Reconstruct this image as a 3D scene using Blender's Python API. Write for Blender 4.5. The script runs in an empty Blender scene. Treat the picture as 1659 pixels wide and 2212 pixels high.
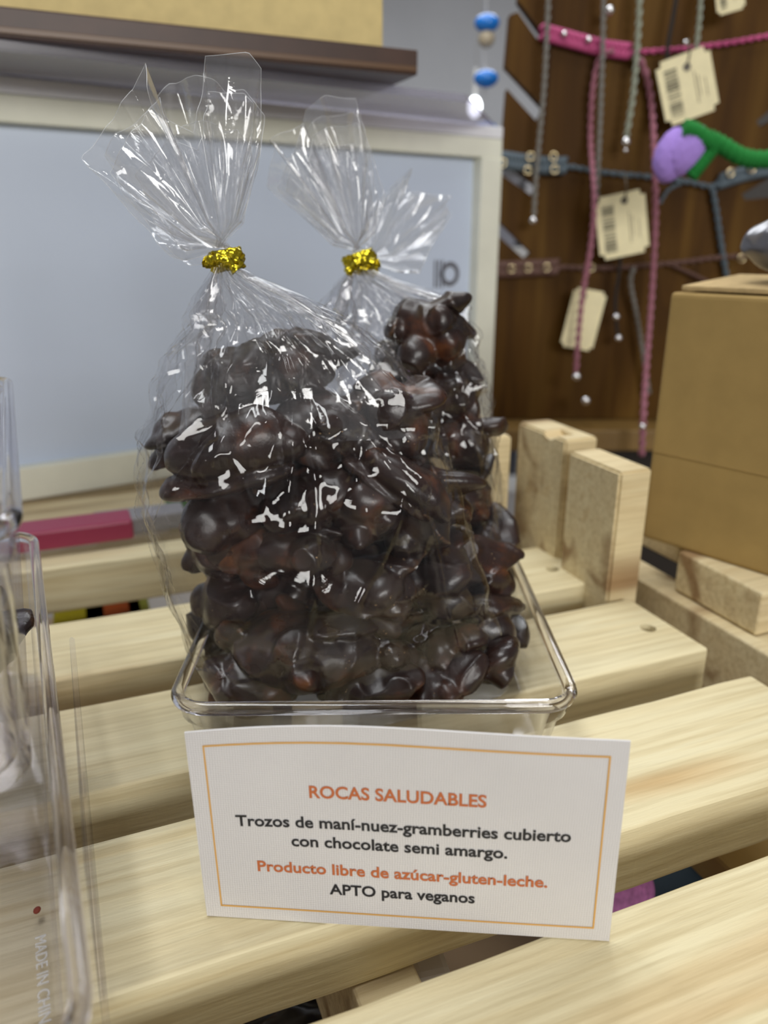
import bpy, bmesh, math, random
import numpy as np
from mathutils import Vector, Matrix, Euler, noise as mnoise

# ------------------------------------------------------------------ camera, light, exposure
scn = bpy.context.scene
COL = scn.collection
H = 0.16                       # eye height above the slat tops (m)
FPX, CX, CY = 1650.0, 829.5, 1106.0
PITCH = math.radians(19.4)
SP, CP = math.sin(PITCH), math.cos(PITCH)

cam = bpy.data.cameras.new('camera')
camo = bpy.data.objects.new('camera', cam)
COL.objects.link(camo)
camo.location = (0, 0, H)
camo.rotation_euler = (math.pi / 2 - PITCH, 0, 0)
cam.sensor_fit = 'VERTICAL'
cam.sensor_height = 36.0
cam.sensor_width = 27.0
cam.lens = 36.0 * FPX / 2212.0
cam.clip_start = 0.005
cam.dof.use_dof = True
cam.dof.focus_distance = 0.212
cam.dof.aperture_fstop = 10.5
scn.camera = camo

w = bpy.data.worlds.new('world')
scn.world = w
w.use_nodes = True
w.node_tree.nodes['Background'].inputs[0].default_value = (0.86, 0.88, 1.0, 1)
w.node_tree.nodes['Background'].inputs[1].default_value = 0.33


def area(name, loc, target, sx, sy, power, color=(1, 1, 1)):
    l = bpy.data.lights.new(name, 'AREA')
    l.shape = 'RECTANGLE'
    l.size, l.size_y, l.energy, l.color = sx, sy, power, color
    o = bpy.data.objects.new(name, l)
    COL.objects.link(o)
    o.location = loc
    o.rotation_euler = (Vector(target) - Vector(loc)).to_track_quat('-Z', 'Y').to_euler()
    return o


area('ceiling_and_fill_light', (-0.35, 0.15, 1.55), (-0.05, 0.30, 0.0), 1.3, 0.22, 8.6, (0.97, 0.99, 1.0))
area('ceiling_and_fill_light', (0.10, 0.85, 1.55), (0.0, 0.40, 0.0), 1.3, 0.22, 6.8, (0.97, 0.99, 1.0))
area('ceiling_and_fill_light', (0.85, -1.90, 0.80), (-0.05, 0.45, 0.15), 1.3, 0.7, 24.0, (1.0, 0.985, 0.95))  # low fill light added in front to brighten the case and upright faces
area('ceiling_and_fill_light', (0.2, 2.4, 1.6), (0.2, 2.4, 0.0), 1.5, 0.9, 26.0, (0.95, 0.98, 1.0))

scn.view_settings.view_transform = 'Standard'
scn.view_settings.look = 'None'
scn.view_settings.gamma = 1.0
scn.view_settings.use_curve_mapping = False
scn.view_settings.exposure = 0.55
scn.cycles.max_bounces = 24
scn.cycles.transmission_bounces = 16
scn.cycles.transparent_max_bounces = 48
scn.cycles.glossy_bounces = 6
scn.cycles.diffuse_bounces = 4
scn.cycles.use_denoising = True
scn.cycles.sample_clamp_indirect = 6.0
scn.cycles.caustics_reflective = False


# ------------------------------------------------------------------ helpers
def at(u, v, Y=None, z=None):
    """A pixel of the photograph as a point at a chosen depth Y or height z."""
    a, b = (u - CX) / FPX, (CY - v) / FPX
    dy, dz = CP + b * SP, -SP + b * CP
    t = Y / dy if Y is not None else (z - H) / dz
    return Vector((a * t, dy * t, H + dz * t))


def link(o, parent=None):
    COL.objects.link(o)
    if parent is not None:
        o.parent = parent
    return o


def tag(o, label=None, cat=None, group=None, kind=None):
    if label: o['label'] = label
    if cat: o['category'] = cat
    if group: o['group'] = group
    if kind: o['kind'] = kind
    return o


def thing(name, label, cat, loc=(0, 0, 0), rz=0.0, group=None):
    o = bpy.data.objects.new(name, None)
    o.empty_display_size = 0.02
    COL.objects.link(o)
    o.location = loc
    o.rotation_euler = (0, 0, rz)
    return tag(o, label, cat, group)


def mesh_obj(name, verts, faces, m, parent=None, smooth=True):
    me = bpy.data.meshes.new(name)
    me.from_pydata([tuple(v) for v in verts], [], faces)
    me.update()
    if m: me.materials.append(m)
    if smooth:
        me.polygons.foreach_set('use_smooth', [True] * len(me.polygons))
    return link(bpy.data.objects.new(name, me), parent)


def bm_obj(name, bm, m, parent=None, smooth=False):
    me = bpy.data.meshes.new(name)
    bmesh.ops.recalc_face_normals(bm, faces=bm.faces)
    bm.to_mesh(me)
    bm.free()
    if m: me.materials.append(m)
    if smooth:
        me.polygons.foreach_set('use_smooth', [True] * len(me.polygons))
    return link(bpy.data.objects.new(name, me), parent)


def sub_world(o, root):
    """Bring world-space vertices of o into the frame of its root."""
    M = Matrix.Translation(root.location) @ root.rotation_euler.to_matrix().to_4x4()
    o.data.transform(M.inverted())
    return o


def box_bm(x0, x1, y0, y1, z0, z1, bevel=0.0, seg=2):
    bm = bmesh.new()
    bmesh.ops.create_cube(bm, size=1.0)
    for v in bm.verts:
        v.co = Vector((x0 + (v.co.x + .5) * (x1 - x0), y0 + (v.co.y + .5) * (y1 - y0), z0 + (v.co.z + .5) * (z1 - z0)))
    if bevel > 0:
        bmesh.ops.bevel(bm, geom=bm.edges[:], offset=bevel, segments=seg, affect='EDGES', profile=0.6)
    return bm


def bake(o):
    """Replace o's mesh by its modified mesh."""
    dg = bpy.context.evaluated_depsgraph_get()
    me = bpy.data.meshes.new_from_object(o.evaluated_get(dg))
    o.modifiers.clear()
    o.data = me
    return o


def cut(o, cutters):
    for c in cutters:
        md = o.modifiers.new('cut', 'BOOLEAN')
        md.operation = 'DIFFERENCE'
        md.solver = 'EXACT'
        md.object = c
    bpy.context.view_layer.update()
    bake(o)
    for c in cutters:
        bpy.data.objects.remove(c, do_unlink=True)
    return o


def cyl_obj(loc, r, depth, axis='Z', seg=24):
    bm = bmesh.new()
    bmesh.ops.create_cone(bm, cap_ends=True, segments=seg, radius1=r, radius2=r, depth=depth)
    if axis == 'Y': bmesh.ops.rotate(bm, verts=bm.verts, cent=(0, 0, 0), matrix=Matrix.Rotation(math.pi / 2, 3, 'X'))
    if axis == 'X': bmesh.ops.rotate(bm, verts=bm.verts, cent=(0, 0, 0), matrix=Matrix.Rotation(math.pi / 2, 3, 'Y'))
    bmesh.ops.translate(bm, verts=bm.verts, vec=loc)
    return bm_obj('cutter', bm, None)


def catmull(pts, n):
    pts = [Vector(p) for p in pts]
    P = [pts[0] * 2 - pts[1]] + pts + [pts[-1] * 2 - pts[-2]]
    out = []
    for i in range(len(pts) - 1):
        a, b, c, d = P[i:i + 4]
        for k in range(n):
            t = k / n
            out.append(0.5 * ((2 * b) + (c - a) * t + (2 * a - 5 * b + 4 * c - d) * t * t + (3 * b - a - 3 * c + d) * t ** 3))
    out.append(pts[-1])
    return out


def tube_data(path, r, seg=8, V=None, F=None, rf=None, strands=1, twist=0.0):
    """Sweep a circle (or twisted strands) along a path."""
    V = [] if V is None else V
    F = [] if F is None else F
    n = len(path)
    up = Vector((0, 0, 1))
    T = [(path[min(i + 1, n - 1)] - path[max(i - 1, 0)]).normalized() for i in range(n)]
    if abs(T[0].dot(up)) > 0.9: up = Vector((0, 1, 0))
    N = (up - T[0] * up.dot(T[0])).normalized()
    frames, L = [], 0.0
    for i in range(n):
        N = (N - T[i] * N.dot(T[i])).normalized()
        if i: L += (path[i] - path[i - 1]).length
        frames.append((N.copy(), T[i].cross(N), L))
    for s in range(strands):
        base = len(V)
        for i in range(n):
            N_, B_, l = frames[i]
            rr = r * (rf(i / (n - 1)) if rf else 1.0)
            if strands > 1:
                a0 = twist * l + s * 2 * math.pi / strands
                c = path[i] + (N_ * math.cos(a0) + B_ * math.sin(a0)) * rr * 0.52
                rs = rr * 0.56
            else:
                c, rs = path[i], rr
            for k in range(seg):
                a = 2 * math.pi * k / seg
                V.append(c + (N_ * math.cos(a) + B_ * math.sin(a)) * rs)
        for i in range(n - 1):
            for k in range(seg):
                k2 = (k + 1) % seg
                F.append((base + i * seg + k, base + i * seg + k2, base + (i + 1) * seg + k2, base + (i + 1) * seg + k))
        F.append(tuple(base + k for k in reversed(range(seg))))
        F.append(tuple(base + (n - 1) * seg + k for k in range(seg)))
    return V, F


def tube(name, path, r, m, parent=None, seg=8, rf=None, strands=1, twist=0.0):
    V, F = tube_data(path, r, seg, rf=rf, strands=strands, twist=twist)
    return mesh_obj(name, V, F, m, parent)


def ball_bm(c, r, sub=3, sc=(1, 1, 1)):
    bm = bmesh.new()
    bmesh.ops.create_icosphere(bm, subdivisions=sub, radius=r)
    for v in bm.verts:
        v.co = Vector((v.co.x * sc[0], v.co.y * sc[1], v.co.z * sc[2])) + Vector(c)
    return bm


# ------------------------------------------------------------------ materials
class NT:
    def __init__(s, name):
        s.m = bpy.data.materials.new(name)
        s.m.use_nodes = True
        s.t = s.m.node_tree
        s.t.nodes.clear()
        s.out = s.t.nodes.new('ShaderNodeOutputMaterial')

    def n(s, typ, **kw):
        nd = s.t.nodes.new(typ)
        for k, v in kw.items():
            if k.startswith('i_'):
                key = k[2:].replace('_', ' ')
                nd.inputs[int(key) if key.isdigit() else key].default_value = v
            else:
                setattr(nd, k, v)
        return nd

    def l(s, a, b):
        s.t.links.new(a, b)

    def ramp(s, fac, stops):
        r = s.n('ShaderNodeValToRGB')
        e = r.color_ramp.elements
        while len(e) < len(stops): e.new(0.5)
        for el, (p, c) in zip(e, stops):
            el.position = p
            el.color = (*c, 1) if len(c) == 3 else c
        s.l(fac, r.inputs[0])
        return r.outputs[0]

    def coord(s, scale=(1, 1, 1), kind='Object', rnd=False):
        tc = s.n('ShaderNodeTexCoord')
        mp = s.n('ShaderNodeMapping')
        mp.inputs['Scale'].default_value = scale
        s.l(tc.outputs[kind], mp.inputs[0])
        if rnd:
            oi = s.n('ShaderNodeObjectInfo')
            mu = s.n('ShaderNodeMath', operation='MULTIPLY', i_1=37.0)
            s.l(oi.outputs['Random'], mu.inputs[0])
            cb = s.n('ShaderNodeCombineXYZ')
            for k in range(3): s.l(mu.outputs[0], cb.inputs[k])
            s.l(cb.outputs[0], mp.inputs['Location'])
        return mp.outputs[0]

    def noise(s, vec, scale, detail=3, rough=0.55, dist=0.0):
        nd = s.n('ShaderNodeTexNoise', i_Scale=scale, i_Detail=detail, i_Roughness=rough, i_Distortion=dist)
        s.l(vec, nd.inputs['Vector'])
        return nd.outputs[0]

    def bump(s, h, strength, dist=0.001, normal=None):
        b = s.n('ShaderNodeBump', i_Strength=strength, i_Distance=dist)
        s.l(h, b.inputs['Height'])
        if normal: s.l(normal, b.inputs['Normal'])
        return b.outputs[0]

    def principled(s, color=None, rough=0.5, metal=0.0, spec=0.5, col_sock=None, normal=None, rough_sock=None, **kw):
        p = s.n('ShaderNodeBsdfPrincipled')
        if color: p.inputs['Base Color'].default_value = (*color, 1)
        p.inputs['Roughness'].default_value = rough
        p.inputs['Metallic'].default_value = metal
        p.inputs['Specular IOR Level'].default_value = spec
        for k, v in kw.items(): p.inputs[k.replace('_', ' ')].default_value = v
        if col_sock: s.l(col_sock, p.inputs['Base Color'])
        if normal: s.l(normal, p.inputs['Normal'])
        if rough_sock: s.l(rough_sock, p.inputs['Roughness'])
        s.l(p.outputs[0], s.out.inputs[0])
        return p


def simple(name, color, rough=0.5, metal=0.0, spec=0.5, nscale=None, namp=0.15, bump=0.0, bscale=800, **kw):
    t = NT(name)
    cs = nrm = None
    if nscale:
        f = t.noise(t.coord(), nscale, 4)
        cs = t.ramp(f, [(0.3, tuple(c * (1 - namp) for c in color)), (0.7, tuple(min(1, c * (1 + namp)) for c in color))])
    if bump:
        nrm = t.bump(t.noise(t.coord(), bscale, 3), bump, 0.0005)
    t.principled(color, rough, metal, spec, cs, nrm, **kw)
    return t.m


def pine(name, light=(0.78, 0.70, 0.46), mid=(0.70, 0.58, 0.33), dark=(0.60, 0.40, 0.18), streak=0.74):
    t = NT(name)
    v = t.coord((5, 75, 75), rnd=True)
    g = t.noise(v, 1.0, 3, 0.5, 0.35)
    fine = t.noise(t.coord((16, 420, 420), rnd=True), 1.0, 3, 0.6, 0.1)
    c1 = t.ramp(g, [(0.30, light), (0.52, tuple(0.5 * (a + b) for a, b in zip(light, mid))), (0.62, light), (0.72, mid)])
    st = t.noise(t.coord((2.2, 38, 30), rnd=True), 1.0, 2, 0.45, 0.6)
    f2 = t.ramp(st, [(streak - 0.12, (0, 0, 0)), (streak, (1, 1, 1))])
    mx = t.n('ShaderNodeMix', data_type='RGBA')
    t.l(f2, mx.inputs[0]); t.l(c1, mx.inputs[6]); mx.inputs[7].default_value = (*dark, 1)
    mx2 = t.n('ShaderNodeMix', data_type='RGBA', blend_type='MULTIPLY')
    mx2.inputs[0].default_value = 0.55
    t.l(mx.outputs[2], mx2.inputs[6])
    t.l(t.ramp(fine, [(0.32, (0.66, 0.60, 0.50)), (0.58, (1, 1, 1))]), mx2.inputs[7])
    rough_n = t.noise(t.coord((60, 700, 700), rnd=True), 1.0, 3, 0.7)
    t.principled(rough=0.62, spec=0.3, col_sock=mx2.outputs[2], normal=t.bump(rough_n, 0.35, 0.0006))
    return t.m


def schlick(t, f0, normal=None):
    """Fresnel reflectance that is the same from either side of a thin sheet."""
    lw = t.n('ShaderNodeLayerWeight', i_Blend=0.5)
    if normal: t.l(normal, lw.inputs['Normal'])
    pw = t.n('ShaderNodeMath', operation='POWER', i_1=4.5)
    t.l(lw.outputs['Facing'], pw.inputs[0])
    ma = t.n('ShaderNodeMath', operation='MULTIPLY_ADD', i_1=0.95 - f0, i_2=f0, use_clamp=True)
    t.l(pw.outputs[0], ma.inputs[0])
    return ma.outputs[0]


def film_mat(name, f0=0.05, milk=0.004, rough=0.045, bscale=120, bump=0.10, ior=1.5, tint=(0.985, 0.985, 0.99)):
    t = NT(name)
    vec = t.coord()
    nz = t.noise(vec, bscale, 3, 0.6, 1.2)
    nrm = t.bump(nz, bump, 0.0012)
    tr = t.n('ShaderNodeBsdfTransparent', i_Color=(*tint, 1))
    gl = t.n('ShaderNodeBsdfGlossy', i_Roughness=rough)
    t.l(nrm, gl.inputs['Normal'])
    fr = schlick(t, f0, nrm)
    mx = t.n('ShaderNodeMixShader')
    t.l(fr, mx.inputs[0]); t.l(tr.outputs[0], mx.inputs[1]); t.l(gl.outputs[0], mx.inputs[2])
    df = t.n('ShaderNodeBsdfTranslucent', i_Color=(0.9, 0.92, 0.95, 1))
    d2 = t.n('ShaderNodeBsdfDiffuse', i_Color=(0.9, 0.92, 0.95, 1))
    ad = t.n('ShaderNodeMixShader', i_0=0.5)
    t.l(df.outputs[0], ad.inputs[1]); t.l(d2.outputs[0], ad.inputs[2])
    mx2 = t.n('ShaderNodeMixShader', i_0=milk)
    t.l(mx.outputs[0], mx2.inputs[1]); t.l(ad.outputs[0], mx2.inputs[2])
    t.l(mx2.outputs[0], t.out.inputs[0])
    return t.m


def acrylic_mat(name, tint=(0.988, 0.986, 0.992), edge=(0.70, 0.68, 0.78), rough=0.03, milk=0.0):
    """Thin moulded acrylic wall: passes light straight, reflects by Fresnel, thickens in colour at a glancing view."""
    t = NT(name)
    lw = t.n('ShaderNodeLayerWeight', i_Blend=0.5)
    col = t.ramp(lw.outputs['Facing'], [(0.0, tint), (0.80, tint), (1.0, edge)])
    tr = t.n('ShaderNodeBsdfTransparent')
    t.l(col, tr.inputs[0])
    gl = t.n('ShaderNodeBsdfGlossy', i_Roughness=rough)
    fr = schlick(t, 0.038)
    mx = t.n('ShaderNodeMixShader')
    t.l(fr, mx.inputs[0]); t.l(tr.outputs[0], mx.inputs[1]); t.l(gl.outputs[0], mx.inputs[2])
    last = mx
    if milk:
        df = t.n('ShaderNodeBsdfDiffuse', i_Color=(0.8, 0.78, 0.85, 1))
        last = t.n('ShaderNodeMixShader', i_0=milk)
        t.l(mx.outputs[0], last.inputs[1]); t.l(df.outputs[0], last.inputs[2])
    t.l(last.outputs[0], t.out.inputs[0])
    return t.m


def glass_mat(name, color=(0.95, 0.95, 0.97), rough=0.02):
    t = NT(name)
    t.principled(color, rough, 0, 0.5, Transmission_Weight=1.0, IOR=1.49)
    return t.m


def chocolate(name):
    t = NT(name)
    v = t.coord(rnd=True)
    a = t.noise(v, 55, 4, 0.6, 0.4)
    c = t.ramp(a, [(0.36, (0.012, 0.0065, 0.006)), (0.56, (0.026, 0.011, 0.008)), (0.66, (0.075, 0.024, 0.010)), (0.82, (0.24, 0.095, 0.030))])
    g = t.n('ShaderNodeNewGeometry')
    pt = t.ramp(g.outputs['Pointiness'], [(0.535, (0, 0, 0)), (0.62, (1, 1, 1))])
    patch = t.ramp(t.noise(v, 38, 2), [(0.50, (0, 0, 0)), (0.66, (0.8, 0.8, 0.8))])
    mm = t.n('ShaderNodeMix', data_type='RGBA', blend_type='MULTIPLY')
    mm.inputs[0].default_value = 1
    t.l(pt, mm.inputs[6]); t.l(patch, mm.inputs[7])
    mx = t.n('ShaderNodeMix', data_type='RGBA')
    t.l(mm.outputs[2], mx.inputs[0]); t.l(c, mx.inputs[6]); mx.inputs[7].default_value = (0.34, 0.16, 0.055, 1)
    # crumbs and bloom scratches
    sp = t.ramp(t.noise(v, 900, 2), [(0.715, (0, 0, 0)), (0.74, (1, 1, 1))])
    spm = t.n('ShaderNodeMix', data_type='RGBA', blend_type='MULTIPLY')
    spm.inputs[0].default_value = 1
    t.l(sp, spm.inputs[6]); t.l(t.ramp(t.noise(v, 70, 2), [(0.5, (0, 0, 0)), (0.6, (1, 1, 1))]), spm.inputs[7])
    mx3 = t.n('ShaderNodeMix', data_type='RGBA')
    t.l(spm.outputs[2], mx3.inputs[0]); t.l(mx.outputs[2], mx3.inputs[6]); mx3.inputs[7].default_value = (0.42, 0.28, 0.15, 1)
    r = t.ramp(t.noise(v, 90, 3), [(0.3, (0.24,) * 3), (0.7, (0.42,) * 3)])
    nrm = t.bump(t.noise(v, 160, 4, 0.6), 0.22, 0.0012)
    t.principled(rough=0.3, spec=0.55, col_sock=mx3.outputs[2], normal=nrm, rough_sock=r)
    return t.m


M = {}
M['pine'] = pine('pine_wood')
M['pine_end'] = pine('pine_weathered', (0.76, 0.65, 0.41), (0.64, 0.50, 0.28), (0.34, 0.22, 0.11), 0.68)
M['film'] = film_mat('cellophane')
M['film_top'] = film_mat('cellophane_flare', f0=0.11, milk=0.075, rough=0.06, bscale=110, bump=0.18)
t_ = NT('film_edge')
t_.principled((0.85, 0.87, 0.9), 0.2, 0, 0.6, Alpha=0.4)
M['film_edge'] = t_.m
M['acrylic'] = acrylic_mat('clear_acrylic')
M['acrylic_lilac'] = acrylic_mat('lilac_clear_acrylic', (0.982, 0.977, 0.988), (0.62, 0.58, 0.72), 0.04, 0.008)
M['acrylic_edge'] = glass_mat('acrylic_edge', (0.93, 0.92, 0.96))
M['lid'] = acrylic_mat('smoky_acrylic_lid', (0.80, 0.79, 0.85), (0.5, 0.47, 0.57), 0.25, 0.14)
M['choc'] = chocolate('dark_chocolate')
M['gold'] = simple('gold_foil', (0.62, 0.50, 0.03), 0.22, 1.0, bump=0.6, bscale=420)
M['card'] = None
M['white'] = simple('white_paint', (0.80, 0.80, 0.80), 0.6)
M['kraft'] = simple('kraft_cardboard', (0.36, 0.245, 0.09), 0.75, 0, 0.2, 60, 0.07, 0.12, 500)
M['kraft_dark'] = simple('kraft_edge', (0.52, 0.38, 0.19), 0.8, 0, 0.2, 200, 0.15)


def linen_card():
    t = NT('linen_card')
    wv = t.n('ShaderNodeTexWave', wave_type='BANDS', bands_direction='X', i_Scale=520.0, i_Distortion=2.5, i_Detail=2)
    wv2 = t.n('ShaderNodeTexWave', wave_type='BANDS', bands_direction='Z', i_Scale=520.0, i_Distortion=2.5, i_Detail=2)
    c = t.coord()
    t.l(c, wv.inputs[0]); t.l(c, wv2.inputs[0])
    ad = t.n('ShaderNodeMath', operation='ADD')
    t.l(wv.outputs[1], ad.inputs[0]); t.l(wv2.outputs[1], ad.inputs[1])
    col = t.ramp(t.noise(t.coord((1, 1, 1)), 35, 3), [(0.4, (0.70, 0.68, 0.675)), (0.7, (0.735, 0.715, 0.71))])
    t.principled(rough=0.7, spec=0.25, col_sock=col, normal=t.bump(ad.outputs[0], 0.25, 0.0002))
    return t.m


M['card'] = linen_card()
M['ink_black'] = simple('black_ink', (0.018, 0.018, 0.022), 0.6)
M['ink_rust'] = simple('rust_orange_ink', (0.56, 0.155, 0.050), 0.6)
M['ink_tan'] = simple('ochre_ink', (0.72, 0.40, 0.11), 0.6)


def stained_board():
    t = NT('dark_stained_board')
    g = t.noise(t.coord((40, 40, 4)), 1.0, 4, 0.6, 0.8)
    big = t.noise(t.coord((11, 11, 2)), 1.0, 2, 0.5, 1.0)
    c = t.ramp(g, [(0.3, (0.050, 0.020, 0.0025)), (0.5, (0.090, 0.040, 0.005)), (0.7, (0.13, 0.066, 0.011))])
    mx = t.n('ShaderNodeMix', data_type='RGBA', blend_type='MULTIPLY')
    mx.inputs[0].default_value = 0.8
    t.l(c, mx.inputs[6]); t.l(t.ramp(big, [(0.35, (0.55, 0.5, 0.42)), (0.6, (1, 1, 1))]), mx.inputs[7])
    t.principled(rough=0.6, spec=0.12, col_sock=mx.outputs[2])
    return t.m


M['board'] = stained_board()

# ------------------------------------------------------------------ the room
def struct(name, x0, x1, y0, y1, z0, z1, m, label=None):
    o = bm_obj(name, box_bm(x0, x1, y0, y1, z0, z1), m)
    o['kind'] = 'structure'
    return o


def ceiling_mat():
    t = NT('ceiling_tiles')
    br = t.n('ShaderNodeTexBrick', offset=0.0, i_Scale=1.0, i_Mortar_Size=0.012)
    br.inputs['Brick Width'].default_value = 0.6
    br.inputs['Row Height'].default_value = 0.6
    br.inputs['Color1'].default_value = (0.66, 0.66, 0.67, 1)
    br.inputs['Color2'].default_value = (0.63, 0.63, 0.65, 1)
    br.inputs['Mortar'].default_value = (0.3, 0.3, 0.31, 1)
    t.l(t.coord(), br.inputs['Vector'])
    t.principled(rough=0.9, spec=0.1, col_sock=br.outputs[0])
    return t.m


struct('floor', -3, 3, -2.5, 5, -0.98, -0.93, simple('floor_vinyl', (0.30, 0.27, 0.24), 0.5, nscale=6))
struct('ceiling', -3, 3, -2.5, 5, 1.70, 1.75, ceiling_mat())
struct('wall_back', -3, 3, 4.6, 4.7, -0.93, 1.70, simple('wall_paint', (0.62, 0.63, 0.66), 0.8, nscale=3, namp=0.04))
struct('added_wall_front', -3, 3, -2.5, -2.4, -0.93, 1.70, simple('added_wall_paint', (0.45, 0.45, 0.47), 0.8, nscale=3, namp=0.04))  # unseen wall added to keep world light from veiling the film
struct('wall_left', -3, -2.9, -2.5, 4.6, -0.93, 1.70, simple('wall_paint_left', (0.62, 0.63, 0.66), 0.8, nscale=3, namp=0.04))
struct('wall_right', 2.9, 3, -2.5, 4.6, -0.93, 1.70, simple('wall_paint_right', (0.60, 0.60, 0.62), 0.8, nscale=3, namp=0.04))

# ------------------------------------------------------------------ pine slat table
ANG = math.atan2(0.366, 0.931)
W_, PITCH_N, T_ = 0.320 * H, 0.4575 * H, 0.024
S_END = 1.437 * H

table = thing('slatted_table', 'pale pine slatted table top of spaced boards under the clear tray', 'table', (0, 0, 0), ANG)


def to_local(p):
    c, s = math.cos(ANG), math.sin(ANG)
    return Vector((p.x * c + p.y * s, -p.x * s + p.y * c, p.z))


def slat(s0, s1, n0, n1, z0, z1, parent, mat, bev=0.0016, seed=0, name='slat'):
    """One sawn board: bevelled, with slightly uneven edges."""
    bm = box_bm(s0, s1, n0, n1, z0, z1, 0)
    ed = [e for e in bm.edges if abs((e.verts[0].co - e.verts[1].co).x) > 0.5 * (s1 - s0)] if (s1 - s0) > (n1 - n0) else []
    if ed: bmesh.ops.subdivide_edges(bm, edges=ed, cuts=40, use_grid_fill=True)
    bmesh.ops.bevel(bm, geom=[e for e in bm.edges if e.is_manifold and e.calc_face_angle(0) > 0.8], offset=bev, segments=3, affect='EDGES', profile=0.6)
    for v in bm.verts:
        v.co.y += 0.0005 * mnoise.noise(Vector((v.co.x * 40, seed * 7.3, v.co.z * 20)))
        v.co.z += 0.0004 * mnoise.noise(Vector((v.co.x * 25, seed * 3.1 + 5, v.co.y * 20)))
    o = bm_obj(name, bm, mat, parent)
    return o


for k in range(4):
    n0 = 0.417 * H + PITCH_N * k
    o = slat(-0.42, S_END + (0.004 if k == 3 else 0), n0, n0 + W_, -T_, 0, table, M['pine'], seed=k)
    holes = []
    if k == 2: holes = [at(1400, 1357, z=0)]
    if k == 3: holes = [at(1193, 1229, z=0)]
    if holes:
        cs = [cyl_obj(to_local(p) + Vector((0, 0, -0.004)), 0.0035, 0.012) for p in holes]
        for c in cs: c.parent = table
        bpy.context.view_layer.update()
        cut(o, cs)
# split-off sliver lying along the end of the fourth slat
spl = bmesh.new()
pp = [to_local(at(u, v, z=0)) for u, v in ((1172, 1182), (1240, 1160), (1300, 1195), (1358, 1255), (1325, 1266), (1280, 1250))]
vs = [spl.verts.new((p.x, p.y, 0.0002)) for p in pp]
f = spl.faces.new(vs)
ex = bmesh.ops.extrude_face_region(spl, geom=[f])
top = [v for v in ex['geom'] if isinstance(v, bmesh.types.BMVert)]
for i, v in enumerate(top): v.co.z += 0.0035 + 0.0016 * (i % 2)
bmesh.ops.bevel(spl, geom=spl.edges[:], offset=0.0005, segments=2, affect='EDGES')
o = bm_obj('split_sliver', spl, M['pine'], table)
o['label'] = 'raised pale splinter at the end of a slat'
slat(-0.42, 0.150, 2.90 * H, 3.30 * H, -0.026, -0.0003, table, M['pine_end'], seed=8)
slat(-0.42, 0.30, 3.55 * H, 4.2 * H, -0.026, -0.0003, table, M['pine_end'], seed=7)
# rear rail
slat(-0.42, 0.165, 2.525 * H, 2.525 * H + 0.019, -0.026, 0.0, table, M['pine'], seed=9, name='rail')
# end board across the slat ends
slat(1.56 * H, 1.56 * H + 0.018, 0.2 * H, 2.2 * H, -0.10, -0.0005, table, M['pine_end'], seed=11, name='end_board')
# cross beams beneath the slats
for sx in (to_local(at(806, 2115, z=-.035)).x - .009, -0.30):
    slat(sx, sx + 0.018, 0.05, 2.6 * H, -0.075, -T_ - 0.0003, table, M['pine_end'], seed=13 + sx, name='cross_beam')


def post(pts_top, z0, z1, notch=None):
    bm = bmesh.new()
    vs = [bm.verts.new((p.x, p.y, z0)) for p in pts_top]
    f = bm.faces.new(vs)
    r = bmesh.ops.extrude_face_region(bm, geom=[f])
    for v in r['geom']:
        if isinstance(v, bmesh.types.BMVert): v.co.z = z1
    bmesh.ops.bevel(bm, geom=bm.edges[:], offset=0.0012, segments=2, affect='EDGES')
    return bm_obj('post', bm, M['pine_end'], table)


def post_at(u, v, ztop, ds, dn, z0=-0.06):
    """A post whose nearest top corner is at a pixel; ds along the slats, dn away across them."""
    c = to_local(at(u, v, z=ztop))
    return post([Vector((c.x, c.y, 0)), Vector((c.x + ds, c.y, 0)), Vector((c.x + ds, c.y + dn, 0)), Vector((c.x, c.y + dn, 0))], z0, ztop)


p2 = post_at(1341, 1021, 0.0625, 0.018, 0.040)
p1 = post_at(1222, 951, 0.0655, 0.020, 0.046)
cc = to_local(at(1180, 938, z=0.0655))
c = cyl_obj((cc.x - 0.002, cc.y, 0.071), 0.0085, 0.03, 'X'); c.parent = table
bpy.context.view_layer.update(); cut(p1, [c])
post_at(1072, 945, 0.060, 0.010, 0.05)
for zz in (0.031, 0.039):
    o = bm_obj('crossbar', box_bm(0.20, 0.262, 2.95 * H, 2.95 * H + 0.01, zz, zz + 0.004, 0.0006), M['pine_end'], table)

# neighbouring crate: one low slat end with a notch
crate = thing('wooden_crate', 'low pine crate slat with a notched end under the cardboard box', 'crate', (0, 0, 0), ANG)
o = slat(1.6 * H, 1.6 * H + 0.22, 1.338 * H, 1.655 * H, 0.0, 0.0205, crate, M['pine_end'], seed=21)
c = cyl_obj((1.6 * H + 0.017, 1.655 * H - 0.013, 0.0215), 0.0045, 0.012); c.parent = crate
bpy.context.view_layer.update(); cut(o, [c])
slat(1.75 * H, 1.75 * H + 0.20, 1.80 * H, 2.12 * H, 0.0, 0.0205, crate, M['pine_end'], seed=22)
slat(1.6 * H + 0.10, 1.6 * H + 0.13, 1.2 * H, 2.2 * H, -0.08, -0.0002, crate, M['pine_end'], seed=23, name='crate_rail')

# ------------------------------------------------------------------ clear trays (rounded rectangle lofts)
def rr_loop(cx, cy, hx, hy, r, z, rot=0.0, n=10):
    out = []
    for q, (sx, sy) in enumerate(((1, 1), (-1, 1), (-1, -1), (1, -1))):
        for k in range(n + 1):
            a = (q + k / n) * math.pi / 2
            x, y = sx * (hx - r) + r * math.cos(a), sy * (hy - r) + r * math.sin(a)
            out.append(Vector((cx + x * math.cos(rot) - y * math.sin(rot), cy + x * math.sin(rot) + y * math.cos(rot), z)))
    return out


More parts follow.
